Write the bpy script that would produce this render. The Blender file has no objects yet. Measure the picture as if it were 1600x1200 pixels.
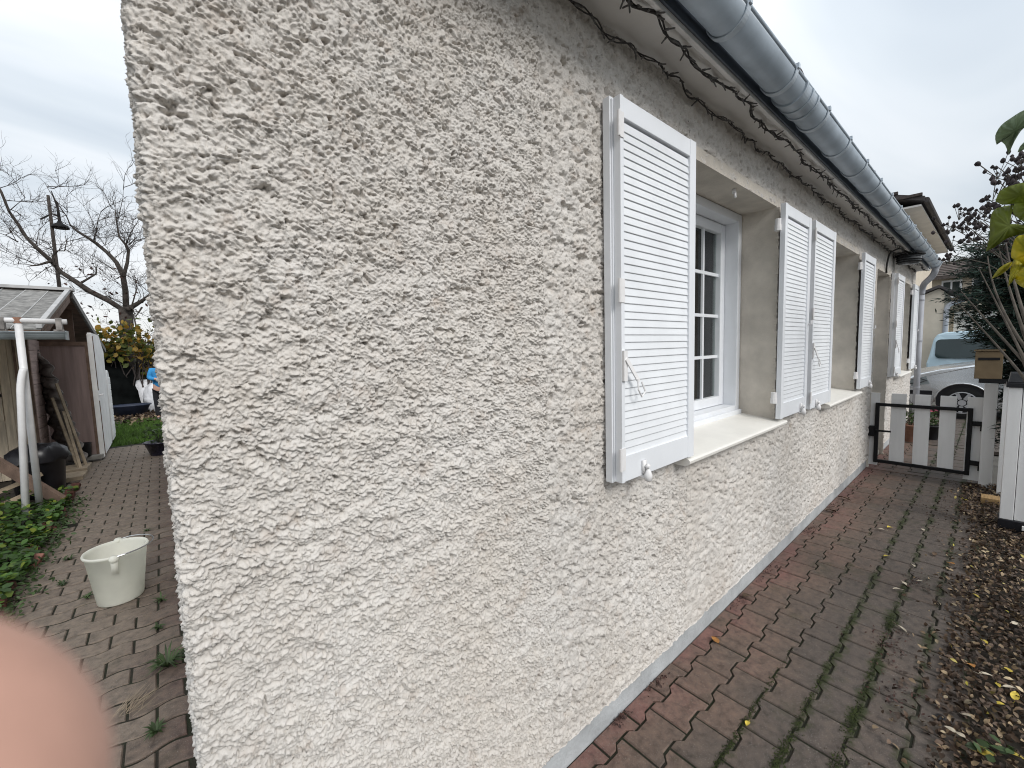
import bpy, math, random
import numpy as np
from mathutils import Vector, Matrix
random.seed(7); rng = np.random.default_rng(7)
sc = bpy.context.scene
C = sc.collection
R = math.radians

# ------------------------------------------------------------------ camera
H = 1.55                                    # eye height, metres; facade is the plane y = 0.95, corner of the house at x = 0
YAW, PITCH, ROLL, FPX = R(49.667), R(-4.7736), R(-1.6265), 642.5
_f = Vector((math.cos(YAW)*math.cos(PITCH), math.sin(YAW)*math.cos(PITCH), math.sin(PITCH)))
_r0 = Vector((math.sin(YAW), -math.cos(YAW), 0)); _u0 = _r0.cross(_f)
_r = _r0*math.cos(ROLL) + _u0*math.sin(ROLL); _u = _r.cross(_f)
cam_d = bpy.data.cameras.new('camera'); cam = bpy.data.objects.new('camera', cam_d); C.objects.link(cam)
cam_d.sensor_width = 36; cam_d.lens = FPX/1600*36
cam_d.clip_start = 0.002; cam_d.clip_end = 2000
cam.matrix_world = Matrix(((_r.x, _u.x, -_f.x, 0), (_r.y, _u.y, -_f.y, 0), (_r.z, _u.z, -_f.z, H), (0, 0, 0, 1)))
cam_d.dof.use_dof = True; cam_d.dof.focus_distance = 2.2; cam_d.dof.aperture_fstop = 15.5
sc.camera = cam
def ray(px, py): return _f*FPX + _r*(px-800) - _u*(py-600)
def atY(px, py, Y): v = ray(px, py); v = v*(Y/v.y); v.z += H; return v
def atX(px, py, X): v = ray(px, py); v = v*(X/v.x); v.z += H; return v

# ------------------------------------------------------------------ sky, sun, exposure
SUN_DIR = Vector((-0.06, -0.82, 0.64)).normalized()     # towards the sun behind the cloud
sun_el = math.asin(SUN_DIR.z); sun_az = math.atan2(SUN_DIR.x, SUN_DIR.y)
w = bpy.data.worlds.new('World'); sc.world = w; w.use_nodes = True
nt = w.node_tree; nt.nodes.clear()
def N(tree, t, **k):
    n = tree.nodes.new(t)
    for a, b in k.items():
        if a.startswith('in_'):
            kk = a[3:]; n.inputs[int(kk) if kk.isdigit() else kk.replace('_', ' ')].default_value = b
        else: setattr(n, a, b)
    return n
def ramp(tree, fac, stops, interp='LINEAR'):
    n = tree.nodes.new('ShaderNodeValToRGB'); n.color_ramp.interpolation = interp
    e = n.color_ramp.elements
    while len(e) < len(stops): e.new(0.5)
    for i, (p, c) in enumerate(stops):
        e[i].position = p; e[i].color = (*c, 1) if len(c) == 3 else c
    tree.links.new(fac, n.inputs[0]); return n
sky = N(nt, 'ShaderNodeTexSky', sky_type='NISHITA', sun_disc=False)
sky.sun_elevation = sun_el; sky.sun_rotation = sun_az
bg1 = N(nt, 'ShaderNodeBackground', in_Strength=0.10); nt.links.new(sky.outputs[0], bg1.inputs[0])
tc = N(nt, 'ShaderNodeTexCoord'); sep = N(nt, 'ShaderNodeSeparateXYZ'); nt.links.new(tc.outputs['Generated'], sep.inputs[0])
zc = N(nt, 'ShaderNodeMath', operation='MAXIMUM', in_1=0.0); nt.links.new(sep.outputs[2], zc.inputs[0])
za = N(nt, 'ShaderNodeMath', operation='ADD', in_1=0.22); nt.links.new(zc.outputs[0], za.inputs[0])
dv = N(nt, 'ShaderNodeVectorMath', operation='SCALE'); inv = N(nt, 'ShaderNodeMath', operation='DIVIDE', in_0=1.0)
nt.links.new(za.outputs[0], inv.inputs[1]); nt.links.new(tc.outputs['Generated'], dv.inputs[0]); nt.links.new(inv.outputs[0], dv.inputs['Scale'])
mp = N(nt, 'ShaderNodeMapping'); mp.inputs['Rotation'].default_value = (0, 0, R(25)); mp.inputs['Scale'].default_value = (0.55, 1.5, 0.0)
nt.links.new(dv.outputs[0], mp.inputs[0])
cn = N(nt, 'ShaderNodeTexNoise', in_Scale=0.75, in_Detail=5.0, in_Roughness=0.5, in_Distortion=0.5); nt.links.new(mp.outputs[0], cn.inputs['Vector'])
cr = ramp(nt, cn.outputs['Fac'], [(0.30, (0.47, 0.535, 0.61)), (0.43, (0.66, 0.715, 0.765)), (0.55, (0.86, 0.885, 0.91)), (0.66, (0.97, 0.975, 0.98))])
grad = N(nt, 'ShaderNodeMapRange', in_1=0.0, in_2=1.0, in_3=0.88, in_4=1.85); nt.links.new(zc.outputs[0], grad.inputs[0])
mul = N(nt, 'ShaderNodeMix', data_type='RGBA', blend_type='MULTIPLY'); mul.inputs['Factor'].default_value = 1
nt.links.new(cr.outputs[0], mul.inputs['A']); nt.links.new(grad.outputs[0], mul.inputs['B'])
bg2 = N(nt, 'ShaderNodeBackground', in_Strength=0.80); nt.links.new(mul.outputs['Result'], bg2.inputs[0])
mixs = N(nt, 'ShaderNodeMixShader', in_0=0.90); nt.links.new(bg1.outputs[0], mixs.inputs[1]); nt.links.new(bg2.outputs[0], mixs.inputs[2])
wo = N(nt, 'ShaderNodeOutputWorld'); nt.links.new(mixs.outputs[0], wo.inputs[0])
sun_d = bpy.data.lights.new('sun', 'SUN'); sun = bpy.data.objects.new('sun', sun_d); C.objects.link(sun)
sun_d.energy = 1.5; sun_d.angle = R(22); sun_d.color = (1.0, 0.97, 0.93)
sun.rotation_euler = SUN_DIR.to_track_quat('Z', 'Y').to_euler()
sc.view_settings.view_transform = 'Standard'; sc.view_settings.look = 'None'; sc.view_settings.gamma = 1
sc.view_settings.exposure = 0.36; sc.view_settings.use_curve_mapping = False
sc.cycles.max_bounces = 8; sc.cycles.diffuse_bounces = 4; sc.cycles.transparent_max_bounces = 12
sc.cycles.use_denoising = True; sc.cycles.filter_width = 1.05

# ------------------------------------------------------------------ helpers
def prop(o, label=None, cat=None, group=None, kind=None):
    if label: o['label'] = label
    if cat: o['category'] = cat
    if group: o['group'] = group
    if kind: o['kind'] = kind
    return o
def empty(name, loc=(0, 0, 0), label=None, cat=None, group=None, rz=0, parent=None):
    o = bpy.data.objects.new(name, None); C.objects.link(o); o.location = loc; o.rotation_euler = (0, 0, rz)
    o.empty_display_size = 0.1
    if parent: o.parent = parent
    return prop(o, label, cat, group)
def wloc(o):
    v = Vector((0, 0, 0))
    while o: v += o.location; o = o.parent
    return v
def link(name, me, parent=None, loc=(0, 0, 0)):
    o = bpy.data.objects.new(name, me); C.objects.link(o); o.location = loc
    if parent: o.parent = parent
    return o
class MB:
    """collects shapes in world coordinates and links them as one mesh object"""
    def __init__(s): s.v = []; s.f = []
    def add(s, vs, fs):
        b = len(s.v); s.v += [tuple(v) for v in vs]; s.f += [tuple(i+b for i in f) for f in fs]; return s
    def box(s, x0, x1, y0, y1, z0, z1, m=None):
        vs = [Vector((x, y, z)) for z in (z0, z1) for y in (y0, y1) for x in (x0, x1)]
        if m: vs = [m @ v for v in vs]
        return s.add(vs, [(0, 2, 3, 1), (4, 5, 7, 6), (0, 1, 5, 4), (2, 6, 7, 3), (0, 4, 6, 2), (1, 3, 7, 5)])
    def beam(s, a, b, wd, ht, up=(0, 0, 1)):
        a = Vector(a); b = Vector(b); d = (b-a); L = d.length; d.normalize(); up = Vector(up)
        x = d.cross(up)
        if x.length < 1e-4: x = d.cross(Vector((1, 0, 0)))
        x.normalize(); z = x.cross(d)
        m = Matrix((( x.x, d.x, z.x, a.x), (x.y, d.y, z.y, a.y), (x.z, d.z, z.z, a.z), (0, 0, 0, 1)))
        return s.box(-wd/2, wd/2, 0, L, -ht/2, ht/2, m)
    def tube(s, pts, r, n=8, cap=True):
        pts = [Vector(p) for p in pts]; rs = r if isinstance(r, (list, tuple)) else [r]*len(pts)
        vs = []; fs = []; ref = None
        for i, p in enumerate(pts):
            d = (pts[min(i+1, len(pts)-1)]-pts[max(i-1, 0)])
            if d.length < 1e-9: d = Vector((0, 0, 1))
            d.normalize()
            if ref is None: ref = d.orthogonal().normalized()
            ref = (ref - d*ref.dot(d))
            if ref.length < 1e-6: ref = d.orthogonal()
            ref.normalize(); bi = d.cross(ref)
            for k in range(n):
                a = 2*math.pi*k/n; vs.append(p+(ref*math.cos(a)+bi*math.sin(a))*rs[i])
        for i in range(len(pts)-1):
            for k in range(n):
                k2 = (k+1) % n; fs.append((i*n+k, i*n+k2, (i+1)*n+k2, (i+1)*n+k))
        if cap: fs.append(tuple(range(n-1, -1, -1))); fs.append(tuple((len(pts)-1)*n+k for k in range(n)))
        return s.add(vs, fs)
    def lathe(s, prof, c=(0, 0, 0), n=24, sx=1, sy=1):
        vs = []; fs = []
        for r, z in prof:
            for k in range(n):
                a = 2*math.pi*k/n; vs.append((c[0]+r*math.cos(a)*sx, c[1]+r*math.sin(a)*sy, c[2]+z))
        for i in range(len(prof)-1):
            for k in range(n):
                k2 = (k+1) % n; fs.append((i*n+k, i*n+k2, (i+1)*n+k2, (i+1)*n+k))
        return s.add(vs, fs)
    def prism(s, poly, axis, a, b):
        """poly of 2d points, extruded along axis 0/1/2 from a to b"""
        def mk(p, t):
            if axis == 0: return (t, p[0], p[1])
            if axis == 1: return (p[0], t, p[1])
            return (p[0], p[1], t)
        n = len(poly); vs = [mk(p, a) for p in poly]+[mk(p, b) for p in poly]
        fs = [tuple(range(n-1, -1, -1)), tuple(range(n, 2*n))]+[(k, (k+1) % n, n+(k+1) % n, n+k) for k in range(n)]
        return s.add(vs, fs)
    def mesh(s, name, mat, off=Vector((0, 0, 0)), smooth=False):
        me = bpy.data.meshes.new(name)
        me.from_pydata([(x-off.x, y-off.y, z-off.z) for x, y, z in s.v], [], s.f)
        if mat: me.materials.append(mat)
        if smooth: me.polygons.foreach_set('use_smooth', [True]*len(me.polygons))
        me.update(); return me
    def build(s, name, mat, parent=None, smooth=False, bevel=0, loc=None, fixn=True, solid=0):
        """loc: the object's own origin in world space"""
        base = wloc(parent) if parent else Vector((0, 0, 0))
        o0 = Vector(loc) if loc is not None else base
        me = s.mesh(name, mat, o0, smooth)
        if fixn:
            import bmesh
            bm = bmesh.new(); bm.from_mesh(me); bmesh.ops.recalc_face_normals(bm, faces=bm.faces); bm.to_mesh(me); bm.free()
        o = link(name, me, parent, o0-base)
        if solid: m = o.modifiers.new('Solidify', 'SOLIDIFY'); m.thickness = solid; m.offset = 0
        if bevel: m = o.modifiers.new('Bevel', 'BEVEL'); m.width = bevel; m.segments = 2; m.limit_method = 'ANGLE'
        if smooth and bevel:
            pass
        return o
def npmesh(name, V, F, mat, smooth=True, parent=None, loc=(0, 0, 0)):
    """V (n,3), F (m,k) arrays"""
    V = np.ascontiguousarray(V, np.float32); F = np.ascontiguousarray(F, np.int32); k = F.shape[1]
    me = bpy.data.meshes.new(name); me.vertices.add(len(V)); me.vertices.foreach_set('co', V.ravel())
    me.loops.add(F.size); me.loops.foreach_set('vertex_index', F.ravel())
    me.polygons.add(len(F)); me.polygons.foreach_set('loop_start', np.arange(0, F.size, k, dtype=np.int32))
    if smooth: me.polygons.foreach_set('use_smooth', np.ones(len(F), dtype=bool))
    if mat: me.materials.append(mat)
    me.update(calc_edges=True); me.validate()
    return link(name, me, parent, loc)
def clone(o, parent=None, loc=None):
    c = o.copy(); C.objects.link(c)
    if parent is not None: c.parent = parent
    if loc is not None: c.location = loc
    return c
def children(o): return [x for x in C.objects if x.parent == o]
def copy_tree(o, parent=None):
    ch = children(o)
    c = clone(o, parent)
    for x in ch: copy_tree(x, c)
    return c

# ------------------------------------------------------------------ materials
def mat(name, col, rough=0.8, var=0.18, scale=6.0, col2=None, bump=0.0, bscale=80.0, metal=0.0, rnd=0.0, island=0.0, spec=0.4, trans=0.0, hue=None, stretch=None, bdist=0.01):
    m = bpy.data.materials.new(name); m.use_nodes = True; t = m.node_tree; b = t.nodes['Principled BSDF']
    L = t.links.new
    geo = N(t, 'ShaderNodeNewGeometry'); pos = geo.outputs['Position']
    if stretch:
        mpn = N(t, 'ShaderNodeMapping'); mpn.inputs['Scale'].default_value = stretch; L(pos, mpn.inputs[0]); pos = mpn.outputs[0]
    nz = N(t, 'ShaderNodeTexNoise', in_Scale=scale, in_Detail=5.0, in_Roughness=0.6); L(pos, nz.inputs['Vector'])
    c2 = col2 if col2 else tuple(c*(1-2*var) for c in col)
    c1 = col if col2 else tuple(min(1, c*(1+var)) for c in col)
    r = ramp(t, nz.outputs['Fac'], [(0.33, c2), (0.67, c1)])
    out = r.outputs[0]
    def vary(src, amt, out):
        mr = N(t, 'ShaderNodeMapRange', in_3=1-amt, in_4=1+amt); L(src, mr.inputs[0])
        mx = N(t, 'ShaderNodeMix', data_type='RGBA', blend_type='MULTIPLY'); mx.inputs['Factor'].default_value = 1
        L(out, mx.inputs['A']); L(mr.outputs[0], mx.inputs['B']); return mx.outputs['Result']
    if rnd: oi = N(t, 'ShaderNodeObjectInfo'); out = vary(oi.outputs['Random'], rnd, out)
    if island: out = vary(geo.outputs['Random Per Island'], island, out)
    if hue:
        mx = N(t, 'ShaderNodeMix', data_type='RGBA')
        hr = ramp(t, geo.outputs['Random Per Island'], [(hue[1], (0, 0, 0)), (hue[2], (1, 1, 1))])
        L(hr.outputs[0], mx.inputs['Factor']); L(out, mx.inputs['A']); mx.inputs['B'].default_value = (*hue[0], 1); out = mx.outputs['Result']
    L(out, b.inputs['Base Color'])
    b.inputs['Roughness'].default_value = rough; b.inputs['Metallic'].default_value = metal
    b.inputs['Specular IOR Level'].default_value = spec
    if bump:
        bn = N(t, 'ShaderNodeTexNoise', in_Scale=bscale, in_Detail=4.0); L(pos, bn.inputs['Vector'])
        bp = N(t, 'ShaderNodeBump', in_Strength=bump, in_Distance=bdist); L(bn.outputs['Fac'], bp.inputs['Height']); L(bp.outputs[0], b.inputs['Normal'])
    if trans:
        tr = N(t, 'ShaderNodeBsdfTranslucent'); L(out, tr.inputs[0])
        ms = N(t, 'ShaderNodeMixShader', in_0=trans); L(b.outputs[0], ms.inputs[1]); L(tr.outputs[0], ms.inputs[2])
        L(ms.outputs[0], t.nodes['Material Output'].inputs[0])
    return m
M = {}
M['white_pvc'] = mat('white_pvc', (0.77, 0.79, 0.82), 0.38, 0.03, 3, bump=0.04, bscale=200)
M['slat_pvc'] = mat('slat_pvc', (0.77, 0.79, 0.815), 0.42, 0.04, 4)
M['old_white'] = mat('old_white', (0.74, 0.73, 0.71), 0.55, 0.06, 9, bump=0.1, bscale=120)
M['hardware'] = mat('hardware', (0.78, 0.77, 0.77), 0.5, 0.05, 40, col2=(0.73, 0.72, 0.715))
M['sill'] = mat('sill', (0.80, 0.78, 0.73), 0.45, 0.03, 5, bump=0.05, bscale=150)
M['reveal'] = mat('reveal', (0.62, 0.57, 0.50), 0.9, 0.10, 5, bump=0.25, bscale=160)
M['plinth'] = mat('plinth', (0.44, 0.46, 0.47), 0.85, 0.10, 7, bump=0.35, bscale=70)
M['soffit'] = mat('soffit', (0.76, 0.74, 0.71), 0.7, 0.05, 2, bump=0.05)
M['trim'] = mat('trim', (0.80, 0.79, 0.77), 0.6, 0.06, 5)
M['fascia'] = mat('fascia', (0.11, 0.13, 0.16), 0.6, 0.10, 4)
M['zinc'] = mat('zinc', (0.40, 0.465, 0.53), 0.36, 0.10, 5, spec=0.5, bump=0.03, bscale=40)
M['zinc_band'] = mat('zinc_band', (0.46, 0.52, 0.58), 0.4, 0.08, 8)
M['zinc_pipe'] = mat('zinc_pipe', (0.36, 0.375, 0.41), 0.5, 0.08, 4)
M['tile'] = mat('tile', (0.075, 0.06, 0.055), 0.85, 0.2, 12, bump=0.3, rnd=0.2)
M['wire'] = mat('wire', (0.035, 0.032, 0.030), 0.6, 0.1, 30)
M['bulb'] = mat('bulb', (0.10, 0.095, 0.09), 0.35, 0.2, 60)
M['black_metal'] = mat('black_metal', (0.007, 0.007, 0.008), 0.6, 0.15, 20, spec=0.25)
M['gate_white'] = mat('gate_white', (0.74, 0.74, 0.735), 0.5, 0.06, 6, stretch=(1, 1, .1), rnd=0.04, bump=0.08, bscale=60)
M['wood_block'] = mat('wood_block', (0.34, 0.22, 0.10), 0.8, 0.15, 8, stretch=(1, 8, 8), bump=0.2)
M['brown_box'] = mat('brown_box', (0.16, 0.115, 0.065), 0.75, 0.12, 6, bump=0.1)
M['soil'] = mat('soil', (0.035, 0.028, 0.02), 0.95, 0.3, 12, bump=0.6, bscale=60)
M['ground'] = mat('ground', (0.10, 0.095, 0.085), 0.95, 0.2, 3, bump=0.4, bscale=40)
M['joint'] = mat('joint', (0.020, 0.016, 0.012), 0.95, 0.2, 9, col2=(0.012, 0.017, 0.006), bump=0.7, bscale=140)
M['bucket'] = mat('bucket', (0.91, 0.91, 0.85), 0.4, 0.03, 7, trans=0.55)
M['steel'] = mat('steel', (0.45, 0.45, 0.46), 0.3, 0.05, 20, metal=1.0)
M['black_plastic'] = mat('black_plastic', (0.012, 0.012, 0.015), 0.35, 0.2, 6)
M['tarp'] = mat('tarp', (0.006, 0.007, 0.007), 1.0, 0.3, 3, bump=0.5, bscale=8, spec=0.02)
M['brick'] = mat('brick', (0.115, 0.045, 0.035), 0.9, 0.25, 25, rnd=0.25, bump=0.4, bscale=120)
M['terracotta'] = mat('terracotta', (0.30, 0.16, 0.11), 0.8, 0.15, 12)
M['glazed'] = mat('glazed', (0.022, 0.020, 0.035), 0.25, 0.3, 8)
M['blue_tub'] = mat('blue_tub', (0.022, 0.030, 0.055), 0.5, 0.15, 8)
M['sack'] = mat('sack', (0.70, 0.71, 0.74), 0.7, 0.08, 5, bump=0.6, bscale=9, bdist=0.05)
M['concrete'] = mat('concrete', (0.27, 0.26, 0.24), 0.9, 0.15, 8, bump=0.4, bscale=60)
M['plank_beige'] = mat('plank_beige', (0.60, 0.51, 0.39), 0.75, 0.13, 6, stretch=(6, 6, .6), rnd=0.12, bump=0.15)
M['plank_pink'] = mat('plank_pink', (0.45, 0.35, 0.325), 0.8, 0.12, 5, stretch=(.6, .6, 6), rnd=0.08, bump=0.15)
M['brown_panel'] = mat('brown_panel', (0.30, 0.225, 0.21), 0.8, 0.12, 3, stretch=(6, 6, .4), bump=0.1)
M['shed_white'] = mat('shed_white', (0.78, 0.78, 0.77), 0.6, 0.06, 4, bump=0.06, rnd=0.03)
M['plank_brown'] = mat('plank_brown', (0.15, 0.10, 0.075), 0.8, 0.2, 8, rnd=0.2, bump=0.2)
M['board_light'] = mat('board_light', (0.30, 0.24, 0.17), 0.8, 0.2, 8, rnd=0.2, bump=0.2)
M['roof_sheet'] = mat('roof_sheet', (0.21, 0.205, 0.195), 0.8, 0.28, 14, rnd=0.1, bump=0.3, bscale=30)
M['batten'] = mat('batten', (0.42, 0.42, 0.42), 0.6, 0.1, 8)
M['pole_white'] = mat('pole_white', (0.72, 0.72, 0.73), 0.4, 0.05, 8)
M['shed_gutter'] = mat('shed_gutter', (0.36, 0.40, 0.42), 0.45, 0.1, 5)
M['corrugated'] = mat('corrugated', (0.22, 0.205, 0.195), 0.55, 0.3, 10, rnd=0.3)
M['bark'] = mat('bark', (0.065, 0.055, 0.048), 0.95, 0.3, 14, bump=0.5, bscale=40)
M['twig'] = mat('twig', (0.055, 0.045, 0.042), 0.9, 0.25, 10)
M['stem'] = mat('stem', (0.085, 0.072, 0.058), 0.85, 0.25, 20)
M['seed'] = mat('seed', (0.042, 0.034, 0.036), 0.9, 0.3, 40, island=0.4)
M['conifer'] = mat('conifer', (0.022, 0.050, 0.036), 0.7, 0.3, 6, island=0.45, trans=0.12, hue=((0.05, 0.06, 0.03), 0.9, 0.97))
M['leaf_green'] = mat('leaf_green', (0.23, 0.28, 0.05), 0.45, 0.22, 18, trans=0.6)
M['leaf_yellow'] = mat('leaf_yellow', (0.60, 0.52, 0.04), 0.5, 0.2, 40, col2=(0.34, 0.36, 0.03), trans=0.55)
M['leaf_pale'] = mat('leaf_pale', (0.22, 0.30, 0.17), 0.45, 0.2, 20, trans=0.5)
M['ivy'] = mat('ivy', (0.055, 0.120, 0.022), 0.5, 0.35, 3, island=0.45, trans=0.25, hue=((0.20, 0.24, 0.03), 0.80, 0.99))
M['hedge_leaf'] = mat('hedge_leaf', (0.10, 0.13, 0.022), 0.6, 0.3, 3, island=0.5, trans=0.3, hue=((0.34, 0.20, 0.035), 0.45, 0.85))
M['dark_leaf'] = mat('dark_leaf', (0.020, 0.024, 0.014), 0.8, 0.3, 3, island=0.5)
M['grass'] = mat('grass', (0.075, 0.150, 0.022), 0.7, 0.25, 3, island=0.35, trans=0.2)
M['weed'] = mat('weed', (0.050, 0.085, 0.028), 0.6, 0.25, 10, island=0.35, trans=0.2)
M['litter'] = mat('litter', (0.080, 0.050, 0.032), 0.65, 0.35, 18, island=0.6, hue=((0.30, 0.22, 0.13), 0.76, 0.995))
M['litter_red'] = mat('litter_red', (0.060, 0.028, 0.022), 0.75, 0.35, 18, island=0.5)
M['fallen_yellow'] = mat('fallen_yellow', (0.52, 0.40, 0.06), 0.5, 0.2, 40, rnd=0.3)
M['fallen_orange'] = mat('fallen_orange', (0.42, 0.19, 0.05), 0.6, 0.3, 50, rnd=0.2)
M['fallen_pale'] = mat('fallen_pale', (0.50, 0.44, 0.34), 0.6, 0.2, 50, rnd=0.2)
M['fallen_brown'] = mat('fallen_brown', (0.12, 0.075, 0.045), 0.7, 0.3, 50, rnd=0.3)
M['skin'] = mat('skin', (0.60, 0.345, 0.265), 0.5, 0.09, 120, bump=0.1, bscale=900, bdist=0.0006)
M['face_skin'] = mat('face_skin', (0.55, 0.33, 0.25), 0.55, 0.05, 20)
M['blue_jacket'] = mat('blue_jacket', (0.03, 0.24, 0.52), 0.8, 0.12, 8)
M['dark_trousers'] = mat('dark_trousers', (0.018, 0.018, 0.022), 0.85, 0.2, 8)
M['hair'] = mat('hair', (0.10, 0.045, 0.025), 0.7, 0.3, 40)
M['silver_paint'] = mat('silver_paint', (0.72, 0.74, 0.76), 0.22, 0.02, 3, metal=0.85, spec=0.5)
M['blue_paint'] = mat('blue_paint', (0.44, 0.58, 0.66), 0.3, 0.02, 3, spec=0.6)
M['dark_paint'] = mat('dark_paint', (0.015, 0.016, 0.018), 0.25, 0.05, 3)
M['car_glass'] = mat('car_glass', (0.018, 0.032, 0.034), 0.06, 0.1, 2, spec=0.5)
M['light_glass'] = mat('light_glass', (0.26, 0.30, 0.31), 0.08, 0.05, 2, spec=0.9)
M['rubber'] = mat('rubber', (0.012, 0.012, 0.012), 0.8, 0.1, 10)
M['alloy'] = mat('alloy', (0.50, 0.51, 0.53), 0.35, 0.03, 10, metal=0.4)
M['cream_wall'] = mat('cream_wall', (0.60, 0.535, 0.44), 0.9, 0.05, 3, bump=0.2, bscale=60)
M['far_tile'] = mat('far_tile', (0.10, 0.082, 0.074), 0.9, 0.2, 6, bump=0.4, bscale=12, rnd=0.15)
M['dark_verge'] = mat('dark_verge', (0.07, 0.062, 0.062), 0.8, 0.15, 5)
M['curtain'] = mat('curtain', (0.92, 0.94, 0.93), 0.9, 0.05, 6, stretch=(8, 8, .3))
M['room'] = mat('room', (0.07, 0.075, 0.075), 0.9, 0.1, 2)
M['pink_petal'] = mat('pink_petal', (0.65, 0.16, 0.25), 0.6, 0.2, 30, island=0.3)
M['lamp_glass'] = mat('lamp_glass', (0.10, 0.105, 0.11), 0.25, 0.25, 30)
M['mitt'] = mat('mitt', (0.08, 0.08, 0.09), 0.8, 0.2, 20)
# clear glass for the near windows
def glass_mat():
    m = bpy.data.materials.new('window_glass'); m.use_nodes = True; t = m.node_tree; t.nodes.remove(t.nodes['Principled BSDF'])
    gl = N(t, 'ShaderNodeBsdfGlossy', in_Roughness=0.03); tr = N(t, 'ShaderNodeBsdfTransparent')
    tr.inputs[0].default_value = (0.90, 0.94, 0.93, 1)
    fr = N(t, 'ShaderNodeFresnel', in_IOR=1.7); ms = N(t, 'ShaderNodeMixShader')
    t.links.new(fr.outputs[0], ms.inputs[0]); t.links.new(tr.outputs[0], ms.inputs[1]); t.links.new(gl.outputs[0], ms.inputs[2])
    t.links.new(ms.outputs[0], t.nodes['Material Output'].inputs[0]); return m
M['glass'] = glass_mat()
# rough-cast render of the house
def crepi_mat():
    m = bpy.data.materials.new('rough_cast'); m.use_nodes = True; t = m.node_tree; b = t.nodes['Principled BSDF']; L = t.links.new
    geo = N(t, 'ShaderNodeNewGeometry'); P = geo.outputs['Position']
    n1 = N(t, 'ShaderNodeTexNoise', in_Scale=2.2, in_Detail=4.0); L(P, n1.inputs['Vector'])
    n2 = N(t, 'ShaderNodeTexNoise', in_Scale=14.0, in_Detail=5.0, in_Roughness=0.65); L(P, n2.inputs['Vector'])
    n3 = N(t, 'ShaderNodeTexNoise', in_Scale=95.0, in_Detail=6.0, in_Roughness=0.7); L(P, n3.inputs['Vector'])
    a = ramp(t, n1.outputs['Fac'], [(0.35, (0.575, 0.54, 0.50)), (0.65, (0.625, 0.60, 0.57))])
    bb = ramp(t, n2.outputs['Fac'], [(0.27, (0.86, 0.81, 0.77)), (0.45, (1, 1, 1)), (0.75, (1.0, 0.985, 0.965))])
    mx = N(t, 'ShaderNodeMix', data_type='RGBA', blend_type='MULTIPLY'); mx.inputs['Factor'].default_value = 1
    L(a.outputs[0], mx.inputs['A']); L(bb.outputs[0], mx.inputs['B'])
    cc = ramp(t, n3.outputs['Fac'], [(0.33, (0.50, 0.47, 0.43)), (0.43, (1, 1, 1))])
    mx2 = N(t, 'ShaderNodeMix', data_type='RGBA', blend_type='MULTIPLY'); mx2.inputs['Factor'].default_value = 0.85
    L(mx.outputs['Result'], mx2.inputs['A']); L(cc.outputs[0], mx2.inputs['B'])
    L(mx2.outputs['Result'], b.inputs['Base Color']); b.inputs['Roughness'].default_value = 0.95; b.inputs['Specular IOR Level'].default_value = 0.15
    f = N(t, 'ShaderNodeTexNoise', in_Scale=240.0, in_Detail=3.0); L(P, f.inputs['Vector'])
    bp = N(t, 'ShaderNodeBump', in_Strength=0.7, in_Distance=0.003); L(f.outputs['Fac'], bp.inputs['Height']); L(bp.outputs[0], b.inputs['Normal'])
    return m
M['crepi'] = crepi_mat()
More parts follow.
